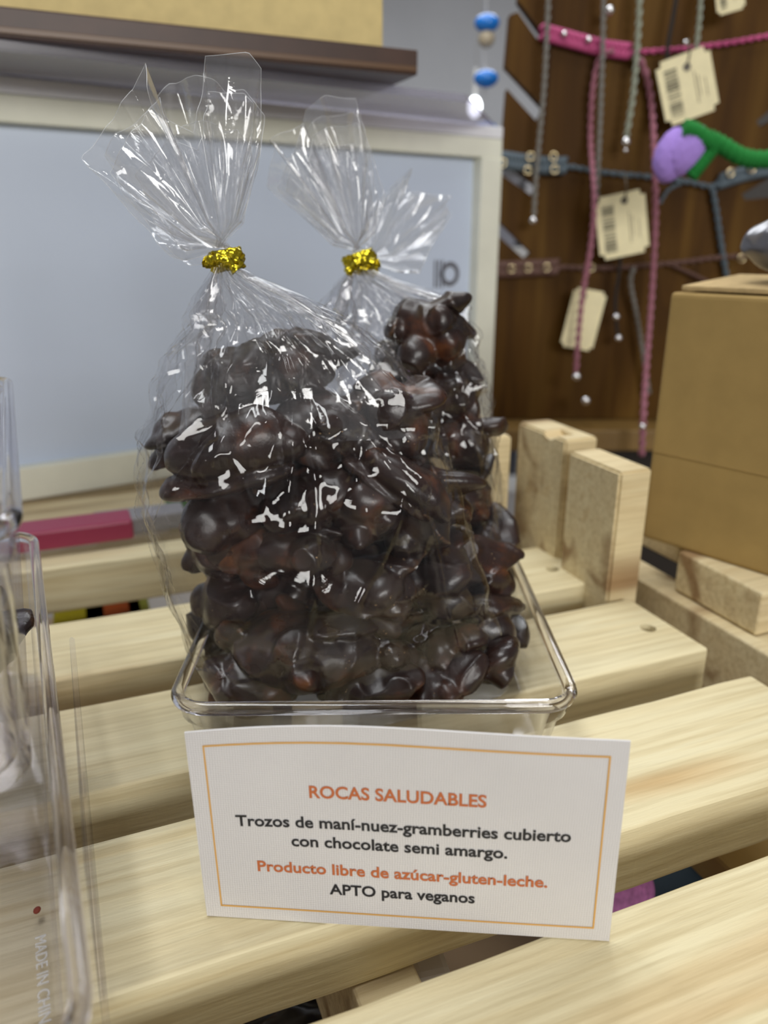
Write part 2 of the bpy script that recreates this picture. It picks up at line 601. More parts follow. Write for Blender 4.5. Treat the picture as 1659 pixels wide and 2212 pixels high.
def loft(loops, cap_start=True, cap_end=True):
    V, F = [], []
    m = len(loops[0])
    for lp in loops: V += lp
    for i in range(len(loops) - 1):
        for k in range(m):
            k2 = (k + 1) % m
            F.append((i * m + k, i * m + k2, (i + 1) * m + k2, (i + 1) * m + k))
    if cap_start: F.append(tuple(reversed(range(m))))
    if cap_end: F.append(tuple((len(loops) - 1) * m + k for k in range(m)))
    return V, F


def tray(root, hx, hy, h, r, draft, wall, rim_r, mats, rim_z=None):
    """Moulded open tray around the root's origin; rim is a rounded solid bead."""
    L = []
    L.append(rr_loop(0, 0, hx - draft - 0.003, hy - draft - 0.003, max(r - 0.004, .001), 0.0))
    L.append(rr_loop(0, 0, hx - draft, hy - draft, r - 0.001, 0.003))
    L.append(rr_loop(0, 0, hx - draft * .25, hy - draft * .25, r, h - 0.0085))
    L.append(rr_loop(0, 0, hx + 0.0006, hy + 0.0006, r, h - 0.0072))
    L.append(rr_loop(0, 0, hx + 0.0010, hy + 0.0010, r, h - 0.001))
    L.append(rr_loop(0, 0, hx - wall, hy - wall, r - wall * .5, h - 0.001))
    L.append(rr_loop(0, 0, hx - draft - wall, hy - draft - wall, r - wall * .5, 0.0045))
    L.append(rr_loop(0, 0, hx - draft - wall - 0.003, hy - draft - wall - 0.003, max(r - 0.004, .001), 0.0026))
    V, F = loft(L)
    b = mesh_obj('tray_body', V, F, mats[0], root)
    for p in b.data.polygons: p.use_smooth = len(p.vertices) == 4
    # rim bead
    V, F = [], []
    n = 10
    for k in range(n):
        a = 2 * math.pi * k / n
        V += rr_loop(0, 0, hx + rim_r * 0.6 + rim_r * math.cos(a), hy + rim_r * 0.6 + rim_r * math.cos(a), r + rim_r * math.cos(a), h + rim_r * 1.1 * math.sin(a))
    m = len(V) // n
    for i in range(n):
        for k in range(m):
            F.append((i * m + k, i * m + (k + 1) % m, ((i + 1) % n) * m + (k + 1) % m, ((i + 1) % n) * m + k))
    mesh_obj('rim', V, F, mats[1], root)
    return b


TX0, TX1, TY0, TY1 = -0.0660, 0.0575, 0.2035, 0.405
rtray = thing('clear_tray', 'clear plastic tray with a rounded rim holding the bags of chocolate', 'tray', ((TX0 + TX1) / 2, (TY0 + TY1) / 2, 0.0003), math.radians(0.8))
tray(rtray, (TX1 - TX0) / 2, (TY1 - TY0) / 2, 0.0245, 0.011, 0.0035, 0.0018, 0.0021, (M['acrylic'], M['acrylic_edge']))

# ------------------------------------------------------------------ printed card
card_root = thing('product_card', 'white linen card with an ochre border standing before the clear tray', 'card', (0, 0, 0))
cTL, cTR, cBR, cBL = (398, 1583), (1362, 1600), (1316, 2033), (447, 1978)
pBL, pBR = at(*cBL, z=0.0004), at(*cBR, z=0.0004)
CW = (pBR - pBL).length
ex_ = (pBR - pBL).normalized()
# upper corners lie where the rays leave the plane standing over the bottom edge, a touch forward
pTL, pTR = at(*cTL, Y=pBL.y + 0.0005), at(*cTR, Y=pBR.y - 0.0010)
nrm_card = Vector((ex_.y, -ex_.x, 0)).normalized()   # towards the camera


def card_pt(u, v, off=0.0):
    """u right 0..1, v up 0..1 on the bowed card."""
    b = pBL.lerp(pBR, u)
    t = pTL.lerp(pTR, u)
    bow = 4 * u * (1 - u)
    p = b.lerp(t, v)
    p.z += 0.0028 * bow * v * v
    p += nrm_card * (0.0012 * bow * v - 0.0010 * math.sin(u * 6.0) * v + off)
    return p


NU, NV = 48, 20
V, F = [], []
for side, off in ((0, 0.0), (1, -0.0005)):
    for j in range(NV + 1):
        for i in range(NU + 1):
            V.append(card_pt(i / NU, j / NV, off))
m1 = (NU + 1) * (NV + 1)
for j in range(NV):
    for i in range(NU):
        a = j * (NU + 1) + i
        F.append((a, a + 1, a + NU + 2, a + NU + 1))
        F.append((m1 + a, m1 + a + NU + 1, m1 + a + NU + 2, m1 + a + 1))
edge = [i for i in range(NU + 1)] + [j * (NU + 1) + NU for j in range(1, NV + 1)] + [NV * (NU + 1) + i for i in range(NU - 1, -1, -1)] + [j * (NU + 1) for j in range(NV - 1, 0, -1)]
for q in range(len(edge)):
    a, b = edge[q], edge[(q + 1) % len(edge)]
    F.append((b, a, m1 + a, m1 + b))
mesh_obj('card_sheet', V, F, M['card'], card_root, smooth=False)

# border frame: four ribbons on the card
def ribbon(u0, v0, u1, v1, wu, wv):
    n = 40
    V, F = [], []
    for k in range(n + 1):
        t = k / n
        u, v = u0 + (u1 - u0) * t, v0 + (v1 - v0) * t
        V += [card_pt(u - wu, v - wv, 0.00012), card_pt(u + wu, v + wv, 0.00012)]
    for k in range(n): F.append((2 * k, 2 * k + 1, 2 * k + 3, 2 * k + 2))
    return V, F


bu0, bu1, bv0, bv1 = 0.0415, 0.9585, 0.070, 0.928
BV, BF = [], []
for args in ((bu0, bv0, bu1, bv0, 0, .0045), (bu0, bv1, bu1, bv1, 0, .0045), (bu0, bv0 - .0045, bu0, bv1 + .0045, .0021, 0), (bu1, bv0 - .0045, bu1, bv1 + .0045, .0021, 0)):
    v_, f_ = ribbon(*args)
    n0 = len(BV); BV += v_; BF += [tuple(i + n0 for i in f) for f in f_]
mesh_obj('border', BV, BF, M['ink_tan'], card_root, smooth=False)['label'] = 'thin ochre border line'


def text_mesh(body, bold=0.0):
    cu = bpy.data.curves.new('lettering', 'FONT')
    cu.body = body
    cu.size = 1.0
    cu.offset = bold
    cu.resolution_u = 4
    cu.align_x = 'CENTER'
    o = bpy.data.objects.new('lettering', cu)
    COL.objects.link(o)
    bpy.context.view_layer.update()
    me = bpy.data.meshes.new_from_object(o.evaluated_get(bpy.context.evaluated_depsgraph_get()))
    bpy.data.objects.remove(o, do_unlink=True)
    return me


def card_text(body, u0, u1, vbase, vx, mat, label):
    """Lettering whose line spans u0..u1, baseline at vbase, x-height unit vx."""
    me = text_mesh(body, 0.023)
    bm = bmesh.new(); bm.from_mesh(me)
    bmesh.ops.triangulate(bm, faces=bm.faces)
    long_e = [e for e in bm.edges if e.calc_length() > 0.25]
    if long_e: bmesh.ops.subdivide_edges(bm, edges=long_e, cuts=1)
    xs = [v.co.x for v in bm.verts]
    x0, x1 = min(xs), max(xs)
    for v in bm.verts:
        u = u0 + (v.co.x - x0) / (x1 - x0) * (u1 - u0)
        v.co = card_pt(u, vbase + v.co.y * vx, 0.00014)
    o = bm_obj('lettering', bm, mat, card_root)
    o['label'] = label


card_text('ROCAS SALUDABLES', .283, .693, .671, .082, M['ink_rust'], 'rust orange title ROCAS SALUDABLES')
card_text('Trozos de maní-nuez-gramberries cubierto', .100, .888, .521, .079, M['ink_black'], 'black text line Trozos de maní-nuez-gramberries cubierto')
card_text('con chocolate semi amargo.', .232, .745, .423, .079, M['ink_black'], 'black text line con chocolate semi amargo.')
card_text('Producto libre de azúcar-gluten-leche.', .143, .842, .280, .080, M['ink_rust'], 'rust orange line Producto libre de azúcar-gluten-leche.')
card_text('APTO para veganos', .318, .672, .172, .080, M['ink_black'], 'black text line APTO para veganos')

# ------------------------------------------------------------------ chocolate clusters
def ripple(me, seed, amt=1.0):
    """Set-chocolate skin: soft dents and drip ridges."""
    n = len(me.vertices)
    co = np.empty(n * 3); no = np.empty(n * 3)
    me.vertices.foreach_get('co', co); me.vertices.foreach_get('normal', no)
    co, no = co.reshape(-1, 3), no.reshape(-1, 3)
    dd = np.empty(n)
    off = Vector((seed * 1.7, seed * .9, seed * 2.3))
    for i in range(n):
        p = Vector(co[i])
        a = mnoise.noise(p * 95 + off)
        b = 1 - abs(mnoise.noise(p * 60 - off)) * 2
        dd[i] = 0.0008 * a + 0.0013 * max(0.0, b) ** 4
    me.vertices.foreach_set('co', (co + no * dd[:, None] * amt).ravel())
    me.polygons.foreach_set('use_smooth', [True] * len(me.polygons))
    me.update()


def cluster(u, v, Y, w, h, d, seed, label, nuts=9, tilt=0.0, group=None, big=1.0):
    """Nuts fused in chocolate. Pixel centre, depth Y, size in metres."""
    R = random.Random(seed)
    c = at(u, v, Y=Y)
    bm = bmesh.new()
    rad = Vector((w, d, h)) * 0.5

    def ell(center, r3, rot, point=0.0):
        res = bmesh.ops.create_icosphere(bm, subdivisions=3, radius=1.0)
        for v in res['verts']:
            k_ = 1 - point * v.co.x
            v.co = Vector((v.co.x, v.co.y * k_, v.co.z * k_))
        mt = Matrix.Translation(center) @ rot.to_matrix().to_4x4() @ Matrix.Diagonal((*r3, 1))
        bmesh.ops.transform(bm, matrix=mt, verts=res['verts'])

    ell(Vector((0, 0, 0)), rad * 0.80, Euler((0, 0, 0)), .1)
    for k in range(nuts):
        ga = math.pi * (3 - math.sqrt(5)) * k + R.uniform(-.5, .5)
        zz = 1 - 2 * (k + .5) / nuts
        rr = math.sqrt(1 - zz * zz)
        dr = Vector((rr * math.cos(ga), rr * math.sin(ga), zz))
        a = R.uniform(.0085, .0150) * big
        if k % 3 == 0: r3 = (a * 1.15, a * R.uniform(.62, .8), a * R.uniform(.26, .36))      # flat almond slice
        elif k % 3 == 1: r3 = (a, a * R.uniform(.5, .62), a * R.uniform(.45, .6))
        else: r3 = (a * .62, a * .56, a * .5)                                            # peanut half
        pos = Vector((dr.x * max(rad.x - a * .6, .001), dr.y * max(rad.y - a * .6, .001), dr.z * max(rad.z - r3[2] * .9, .001)))
        ell(pos, r3, Euler((R.uniform(-.6, .6), R.uniform(-.6, .6), R.uniform(0, 6.28))), R.uniform(.2, .55))
    bmesh.ops.rotate(bm, verts=bm.verts, cent=(0, 0, 0), matrix=Matrix.Rotation(tilt, 3, 'Y'))
    o = bm_obj('chocolate_cluster', bm, M['choc'])
    md = o.modifiers.new('r', 'REMESH'); md.mode = 'VOXEL'; md.voxel_size = 0.0009
    ms = o.modifiers.new('s', 'SMOOTH'); ms.factor = 0.5; ms.iterations = 4
    bpy.context.view_layer.update()
    bake(o)
    ripple(o.data, seed)
    lo = min(v.co.z for v in o.data.vertices) + c.z
    if Y > .2: c.z += max(0.0, 0.0045 - lo)
    o.location = c
    return tag(o, label, 'chocolate', group)


def almond(u, v, Y, L, T, D, seed, label, ang=0.0, yaw=0.0, tail=True):
    """One long coated almond with a drip foot."""
    c = at(u, v, Y=Y)
    bm = bmesh.new()
    for (cx, cz, rx, ry, rz, rot) in ((0, 0, L / 2, D / 2, T / 2, 0), (L * .18, T * .02, L * .30, D * .46, T * .50, .2),
                                      (-L * .42, -T * .42, L * .20, D * .30, T * .20, -.15), (L * .40, -T * .1, L * .16, D * .35, T * .28, .5),
                                      (-L * .18, -T * .5, L * .34, D * .42, T * .17, .05), (L * .1, -T * .45, L * .3, D * .4, T * .2, .1)):
        res = bmesh.ops.create_icosphere(bm, subdivisions=3, radius=1.0)
        mt = Matrix.Translation((cx, 0, cz)) @ Matrix.Rotation(rot, 4, 'Y') @ Matrix.Diagonal((rx, ry, rz, 1))
        bmesh.ops.transform(bm, matrix=mt, verts=res['verts'])
    bmesh.ops.rotate(bm, verts=bm.verts, cent=(0, 0, 0), matrix=Matrix.Rotation(ang, 3, 'Y'))
    bmesh.ops.rotate(bm, verts=bm.verts, cent=(0, 0, 0), matrix=Matrix.Rotation(yaw, 3, 'Z'))
    o = bm_obj('chocolate_cluster', bm, M['choc'])
    md = o.modifiers.new('r', 'REMESH'); md.mode = 'VOXEL'; md.voxel_size = 0.0009
    ms = o.modifiers.new('s', 'SMOOTH'); ms.factor = 0.5; ms.iterations = 4
    bpy.context.view_layer.update(); bake(o)
    ripple(o.data, seed, 0.45)
    o.location = c
    return tag(o, label, 'chocolate')


G1 = 'chocolate clusters in the front bag'
G2 = 'chocolate clusters in the bag behind'
for a in (
    (680, 1418, .238, .074, .035, .044, 1, 'broad brown chocolate cluster lying flat at the bottom of the front bag', 14, .05),
    (505, 1290, .256, .028, .030, .040, 2, 'dark chocolate lump against the lower left side of the front bag', 7, .2),
    (805, 1265, .246, .040, .026, .034, 3, 'chocolate cluster with a scraped yellow nut, right above the bottom of the front bag', 8, .1),
    (640, 1185, .245, .044, .022, .034, 4, 'oval chocolate cluster in the middle of the front bag with a long ridge', 7, .05),
    (500, 1110, .252, .030, .030, .040, 5, 'dark chocolate cluster at the left of the middle row in the front bag', 8, -.1),
    (650, 1085, .246, .030, .022, .032, 6, 'rounded chocolate nut lump at the centre of the front bag', 6, .1),
    (790, 1090, .250, .030, .030, .036, 7, 'knobbly chocolate cluster right of the centre nut lump in the front bag', 9, 0),
    (915, 1100, .256, .028, .034, .036, 8, 'reddish chocolate cluster by the right crease of the front bag', 8, .3),
    (710, 925, .258, .048, .030, .040, 10, 'black chocolate cluster right of the big almond in the front bag', 9, .15),
    (850, 900, .262, .032, .030, .036, 12, 'chocolate cluster under the right shoulder of the front bag', 8, .4),
    (530, 820, .262, .038, .026, .036, 13, 'black chocolate cluster under the left shoulder of the front bag', 8, -.1),
    (640, 790, .268, .034, .026, .034, 14, 'topmost chocolate lump under the pleats of the front bag', 7, 0),
    (955, 1245, .258, .026, .036, .034, 15, 'red brown chocolate lump in the right side fold of the front bag', 7, .1),
    (970, 1440, .248, .034, .024, .032, 16, 'chocolate cluster low in the right side fold of the front bag', 8, .0),
    (1050, 1370, .262, .024, .030, .030, 24, 'black chocolate lump beside the tray rim at the right of the front bag', 7, .1),
    (1040, 1255, .276, .024, .032, .028, 25, 'black chocolate lump above the one beside the tray rim in the front bag', 7, -.1),
    (1055, 1470, .245, .022, .012, .026, 26, 'small chocolate piece in the lower right corner of the front bag', 5, .0),
    (545, 1475, .230, .030, .015, .024, 33, 'low chocolate lump at the bottom left corner of the front bag', 6, .0),
    (800, 1480, .229, .036, .014, .024, 34, 'flat chocolate scrap along the bottom edge of the front bag, right of centre', 6, .0),
    (940, 1478, .234, .030, .015, .024, 35, 'low chocolate lump at the bottom edge where the right side fold begins', 6, .0),
    (610, 1285, .262, .040, .030, .026, 29, 'dark chocolate cluster between the broad bottom cluster and the ridged oval one', 7, .1),
    (470, 1180, .256, .022, .026, .030, 27, 'small dark chocolate lump at the lower left edge of the front bag', 6, .0),
    (560, 1180, .250, .026, .026, .032, 28, 'chocolate nut left of the oval ridged cluster in the front bag', 6, .2),
    (590, 1000, .278, .050, .040, .026, 18, 'dark chocolate cluster deep in the front bag behind the big almond', 9, .0),
    (760, 1010, .279, .040, .034, .024, 19, 'dark chocolate cluster deep in the front bag behind its upper right side', 8, .0),
    (620, 1190, .279, .050, .040, .024, 20, 'dark chocolate cluster deep in the lower left of the front bag', 9, .0),
    (830, 1190, .279, .048, .040, .024, 21, 'dark chocolate cluster deep in the lower right of the front bag', 9, .0),
    (530, 1350, .270, .036, .030, .030, 22, 'dark chocolate cluster deep at the bottom left of the front bag', 8, .0),
    (860, 1345, .272, .040, .036, .030, 23, 'dark chocolate cluster deep at the bottom right of the front bag', 8, .0),
    (385, 945, .268, .012, .016, .014, 17, 'small square chocolate piece at the left edge of the front bag', 4, .0),
):
    cluster(*a, group=G1)
almond(500, 965, .239, .045, .022, .024, 31, 'big smooth chocolate coated almond at the upper left of the front bag', -.22)['group'] = G1
almond(880, 1040, .245, .036, .013, .02, 32, 'long flat chocolate coated slice slanting across the front bag', .62)['group'] = G1
for a in (
    (935, 725, .318, .034, .034, .036, 41, 'topmost dark chocolate cluster in the bag behind', 10, 0),
    (960, 850, .322, .036, .032, .04, 42, 'red brown chocolate cluster in the bag behind, below its topmost one', 9, .3),
    (995, 955, .318, .030, .024, .036, 43, 'pointed chocolate piece halfway down the bag behind', 7, .2),
    (1010, 1075, .322, .024, .032, .036, 44, 'dark chocolate lump below the pointed piece in the bag behind', 7, .0),
    (1055, 1190, .318, .026, .036, .04, 45, 'lowest black chocolate lump in the bag behind, by the tray rim', 7, .1),
    (870, 800, .330, .030, .03, .03, 47, 'chocolate lump behind the shoulder of the front bag', 7, 0),
):
    cluster(*a, group=G2)

# ------------------------------------------------------------------ cellophane bags
def tri(x):
    x = x - math.floor(x)
    return 4 * abs(x - 0.5) - 1


def interp(t, pts):
    if t <= pts[0][0]: return pts[0][1]
    for (a, va), (b, vb) in zip(pts, pts[1:]):
        if t <= b: return va + (vb - va) * (t - a) / (b - a)
    return pts[-1][1]


def arc(pts):
    """Polyline as a function of its own 0..1 arc length."""
    ls = [0.0]
    for a, b in zip(pts, pts[1:]): ls.append(ls[-1] + math.hypot(b[0] - a[0], b[1] - a[1]))
    X = [(l / ls[-1], p[0]) for l, p in zip(ls, pts)]
    Z = [(l / ls[-1], p[1]) for l, p in zip(ls, pts)]
    return lambda t: (interp(t, X), interp(t, Z))


def zigzag(R, n, lo=-1.0, hi=1.0):
    """Random folded profile on the unit circle, returned as a function of 0..1."""
    xs = sorted([(k + R.uniform(-.32, .32)) / n for k in range(n)])
    ys = [(hi if k % 2 else lo) * R.uniform(.4, 1.0) for k in range(n)]
    xs = [xs[-1] - 1] + xs + [xs[0] + 1]
    ys = [ys[-1]] + ys + [ys[0]]
    pts = list(zip(xs, ys))
    return lambda t: interp(t % 1.0, pts)


def bag_body(root, sil, yf, yb, neck, seed, rot_bottom, crumple=0.0016, nz=230, nphi=520, ridges=26, cap=True, mat='film', name='bag_body'):
    """Film from the tray floor to the neck. sil: (z, xl, xr) rising; yf/yb: front and back depth (z, Y)."""
    R = random.Random(seed)
    z0, zn = sil[0][0], neck.z
    fineA, fineB, fineC = zigzag(R, 34), zigzag(R, 22), zigzag(R, 13)
    smp = np.arange(4096) / 4096.0
    tA, tB, tC = (np.array([f(x) for x in smp]) for f in (fineA, fineB, fineC))
    look = lambda tab, x: tab[((x % 1.0) * 4096).astype(int) % 4096]
    tri_ = lambda x: 4 * np.abs((x % 1.0) - 0.5) - 1
    q = np.linspace(0, 1, nz + 1)[:, None]
    z = z0 + (zn - z0) * (1 - (1 - q) ** 1.25)
    tt = (z - z0) / (zn - z0)
    gi = lambda pts: np.interp(z[:, 0], [p[0] for p in pts], [p[1] for p in pts])[:, None]
    xl, xr = gi([(a, b) for a, b, c in sil]), gi([(a, c) for a, b, c in sil])
    f_, b_ = gi(yf), gi(yb)
    ph = (np.arange(nphi) / nphi)[None, :]
    a = 2 * np.pi * ph
    p = 5.0 + (2.2 - 5.0) * np.minimum(1, tt * 1.15)
    rot = rot_bottom * (1 - tt) ** 0.7
    r = (np.abs(np.cos(a)) ** p + np.abs(np.sin(a)) ** p) ** (-1 / p)
    x, y = r * np.cos(a), r * np.sin(a) * 0.62
    X, Y = x * np.cos(rot) - y * np.sin(rot), x * np.sin(rot) + y * np.cos(rot)
    X /= np.abs(X).max(1, keepdims=True); Y /= np.abs(Y).max(1, keepdims=True)
    dn = zn - z
    near, mid, low = np.exp(-dn / 0.030), np.exp(-dn / 0.050), np.exp(-dn / 0.085)
    g = look(tA, ph + 0.015 * np.sin(z * 90)) * near + look(tB, ph + 0.02 * np.sin(z * 50 + 1)) * (1 - near) * mid
    m_ = 1 + (0.42 * near ** 0.8 + 0.045 * mid) * g * (1 - 0.35 * near) + 0.035 * low * (1 - near) * look(tC, ph + 0.03 * np.sin(z * 30))
    px, py = X * (xr - xl) / 2 * m_, Y * (b_ - f_) / 2 * m_
    s_ = ph * 0.30
    d = np.zeros_like(px)
    for k in range(9):
        an, kf = R.uniform(0, math.pi), R.uniform(18, 70)
        d += R.uniform(.5, 1.3) * 22 / kf * tri_(math.cos(an) * kf * s_ + math.sin(an) * kf * z + R.random() + 0.15 * np.sin(9 * z * kf / 30 + 7 * ph))
    d *= crumple * 0.42
    d2 = np.zeros_like(px)
    for k in range(10):      # sharper facets where the empty film is squeezed
        an, kf = R.uniform(0, math.pi), R.uniform(32, 120)
        d2 += R.uniform(.5, 1.3) * 45 / kf * tri_(math.cos(an) * kf * s_ + math.sin(an) * kf * z + R.random() + 0.3 * np.sin(60 * z + 11 * ph * (k % 3 + 1)))
    d += d2 * crumple * 0.80 * np.clip((tt - 0.42) / 0.25, 0.08, 1)
    for k in range(ridges):  # pinched creases running down from the tie
        c0, slope, wob = R.random(), R.uniform(-.22, .22), R.uniform(-.02, .02)
        zs, ze = R.uniform(-.05, .18), R.uniform(.35, 1.0)
        cen = c0 + slope * (1 - tt) ** 1.3 + wob * np.sin(z * 60)
        dist = np.abs(((ph - cen + 0.5) % 1.0) - 0.5) * 0.30
        on = np.clip(((1 - tt) - zs) / .05, 0, 1) * np.clip((ze - (1 - tt)) / .08, 0, 1)
        d += on * R.uniform(.0007, .0015) * np.clip(1 - dist / 0.0016, 0, 1)
    d *= np.minimum(1, dn / 0.02) * (0.4 + 0.6 * np.minimum(1, (z - z0) / 0.01))
    l = np.hypot(px, py) + 1e-9
    P = np.stack([(xl + xr) / 2 + px + px / l * d, (f_ + b_) / 2 + py + py / l * d, z + 0 * px], -1).reshape(-1, 3)
    F = []
    for j in range(nz):
        for k in range(nphi):
            k2 = (k + 1) % nphi
            F.append((j * nphi + k, j * nphi + k2, (j + 1) * nphi + k2, (j + 1) * nphi + k))
    if cap: F.append(tuple(reversed(range(nphi))))
    o = mesh_obj(name, P.tolist(), F, M[mat], root)
    return sub_world(o, root)


def bag_flare(root, neck, outline, back_outline, seed, lean=0.10, nfold=34, amp=0.20, nr=70, ns=340):
    """Fan of film above the tie. outline: (angle deg, radius m) across the front; back_outline for the rear layer."""
    R = random.Random(seed)
    zz, zz2 = zigzag(R, nfold), zigzag(R, nfold // 2)
    waves = [(R.uniform(8, 26), R.uniform(10, 60), R.random(), R.uniform(.5, 1)) for _ in range(5)]
    arc_f, arc_b = arc(outline), arc(back_outline)
    V, F = [], []
    half = ns // 2
    for j in range(nr + 1):
        q = j / nr
        for k in range(ns):
            if k < half:
                s = k / (half - 1)
                ox, oz = arc_f(s)
                side = -1
            else:
                s = 1 - (k - half) / (ns - half - 1)
                ox, oz = arc_b(s)
                side = 1
            th, rr = math.atan2(oz, ox), math.hypot(ox, oz)
            r = 0.004 + (rr - 0.004) * q
            ph = k / ns
            fold = zz(ph) * (1 - q * .5) + zz2(ph + 0.01 * math.sin(q * 5)) * q * .8
            bulge = math.sin(math.pi * s) ** 0.6
            y = side * (0.0035 * (1 - q) + bulge * (0.10 * r + 0.004 * q)) + fold * amp * r * (0.35 + 0.65 * bulge)
            for (ka, kb, o_, am) in waves: y += 0.0007 * q * am * tri(ka * ph + kb * r + o_)
            dth = 0.05 * fold * (1 - .4 * q)
            if r < 0.0125:      # gathered at the tie
                f = r / 0.0125
                ww = 0.0052
                x = r * math.cos(th + dth) * f + ww * math.cos(2 * math.pi * ph + math.pi) * -1 * (1 - f)
                zc = r * math.sin(th + dth) * f + r * .9 * (1 - f)
                y = y * f + side * ww * .6 * math.sin(math.pi * s) * (1 - f)
            else:
                x, zc = r * math.cos(th + dth), r * math.sin(th + dth)
            V.append(Vector((neck.x + x, neck.y + y + lean * max(zc, 0), neck.z + zc)))
    for j in range(nr):
        for k in range(ns):
            k2 = (k + 1) % ns
            F.append((j * ns + k, j * ns + k2, (j + 1) * ns + k2, (j + 1) * ns + k))
    o = mesh_obj('bag_flare', V, F, M['film_top'], root)
    sub_world(o, root)
    V2, F2 = tube_data(V[nr * ns:] + [V[nr * ns]], 0.00009, 5)  # pale tube standing in for the bright line of light along the film edge
    sub_world(mesh_obj('film_edge', V2, F2, M['film_edge'], o), root)
    return o


def twist_tie(root, neck, r, hgt, seed, tilt, knot=-1):
    R = random.Random(seed)
    V, F = [], []
    n, m = 64, 14
    for k in range(n):
        a = 2 * math.pi * k / n
        for j in range(m):
            q = j / (m - 1)
            z = (q - .5) * hgt
            rr = r * (1 + 0.10 * math.sin(math.pi * q) + 0.10 * tri(5 * k / n + q * 1.7) + 0.05 * tri(11 * k / n - q * 2.3 + .3))
            x, y = rr * math.cos(a), rr * .8 * math.sin(a)
            V.append(Vector((neck.x + x * math.cos(tilt) - z * math.sin(tilt), neck.y + y, neck.z + z * math.cos(tilt) + x * math.sin(tilt))))
    for k in range(n):
        k2 = (k + 1) % n
        for j in range(m - 1):
            F.append((k * m + j, k2 * m + j, k2 * m + j + 1, k * m + j + 1))
    o = sub_world(mesh_obj('twist_tie', V, F, M['gold'], root), root)
    md = o.modifiers.new('t', 'SOLIDIFY'); md.thickness = 0.0006
    bpy.context.view_layer.update(); bake(o)
    o['label'] = 'gold foil twist tie'
    path = catmull([neck + Vector((knot * r * a * .80, -r * b, c * hgt)) for a, b, c in ((-.9, .85, -.45), (-.1, 1.0, .0), (.7, .95, .05), (1.25, .6, -.1), (1.5, .5, -.05))], 8)
    kn = tube('tie_end', path, 0.0019, M['gold'], o, seg=7, rf=lambda t: 0.9 + 0.5 * tri(5 * t) * .5)
    sub_world(kn, root)
    return o


def px_sil(rows, Y, zmin):
    """(v, ul, ur) rows of the photograph as (z, xl, xr) at depth Y."""
    out = []
    for v, ul, ur in rows:
        a, b = at(ul, v, Y=Y), at(ur, v, Y=Y)
        out.append((a.z, a.x, b.x))
    out.sort()
    return out


def polar(neck, pts, Y):
    out = []
    for u, v in pts:
        p = at(u, v, Y=Y) - neck
        a = math.degrees(math.atan2(p.z, p.x))
        if a < -90: a += 360
        out.append((p.x, p.z))
    return out


# front bag
n1 = at(490, 562, Y=.258)
b1 = thing('cellophane_bag', 'clear cellophane bag of chocolate clusters at the front of the tray, gold tied', 'bag', (n1.x + .03, .258, 0.003))
sil1 = px_sil([(578, 468, 512), (600, 455, 545), (640, 432, 640), (690, 412, 745), (760, 382, 835), (840, 352, 905), (930, 326, 955), (990, 318, 975), (1060, 324, 992), (1120, 345, 1010), (1240, 375, 1050), (1350, 412, 1078), (1440, 432, 1092), (1500, 452, 1098)], .258, 0)
sil1 = [(0.0035, sil1[0][1] + .003, sil1[0][2] - .002)] + [s for s in sil1 if s[0] > .006]
bag_body(b1, sil1, [(0, .2120), (.05, .2118), (.08, .2165), (.11, .230), (.135, .245), (n1.z, n1.y - .006)], [(0, .287), (.06, .290), (.10, .288), (.135, .276), (n1.z, n1.y + .006)], n1, 5, math.radians(24))
def inner(sil, zn, depth, k):
    out = []
    for z, a, b in sil:
        if z > zn - depth: out.append((z, (a + b) / 2 + (a - b) / 2 * k, (a + b) / 2 + (b - a) / 2 * k))
    return out
bag_body(b1, inner(sil1, n1.z, .060, .80), [(.08, .236), (.11, .240), (.135, .249), (n1.z, n1.y - .005)], [(.08, .276), (.11, .276), (.135, .268), (n1.z, n1.y + .005)], n1, 55, .2, nz=90, nphi=360, ridges=14, cap=False, mat='film_top', name='inner_fold')
fl1 = polar(n1, [(500, 575), (450, 572), (375, 556), (190, 345), (322, 142), (345, 250), (425, 290), (445, 170), (447, 122), (490, 128), (540, 122), (567, 152), (566, 312), (512, 520)], .258)
fb1 = polar(n1, [(430, 590), (372, 552), (250, 415), (200, 330), (260, 240), (335, 155), (400, 150), (445, 158), (470, 180), (510, 172), (560, 235), (552, 340), (530, 440), (515, 530)], .258)
bag_flare(b1, n1, fl1, fb1, 8)
in1 = lambda pts, k: [(x * k, z * k + .002) for x, z in pts[2:-2]]
bag_flare(b1, n1, in1(fl1, .80), in1(fb1, .72), 9, lean=.04, nfold=22, amp=.12).name = 'flare_fold'
twist_tie(b1, n1, .0051, .0066, 2, .18)

# bag behind
n2 = at(778, 566, Y=.328)
b2 = thing('cellophane_bag', 'clear cellophane bag standing behind the front bag, its gold tie at the centre', 'bag', (n2.x + .02, .328, 0.003))
sil2 = px_sil([(582, 760, 800), (605, 740, 850), (640, 715, 960), (660, 705, 1005), (760, 690, 1030), (860, 660, 1052), (970, 650, 1070), (1130, 650, 1088), (1300, 660, 1108), (1420, 670, 1108)], .328, 0)
sil2 = [(0.0035, sil2[0][1], sil2[0][2])] + [s for s in sil2 if s[0] > .006]
bag_body(b2, sil2, [(0, .294), (.06, .293), (.10, .296), (.13, .312), (n2.z, n2.y - .006)], [(0, .352), (.06, .354), (.10, .352), (.13, .340), (n2.z, n2.y + .006)], n2, 15, math.radians(-14), nz=170, nphi=400)
bag_body(b2, inner(sil2, n2.z, .050, .80), [(.08, .304), (.11, .306), (.13, .317), (n2.z, n2.y - .005)], [(.08, .345), (.11, .345), (.13, .336), (n2.z, n2.y + .005)], n2, 56, .2, nz=80, nphi=300, ridges=12, cap=False, mat='film_top', name='inner_fold')
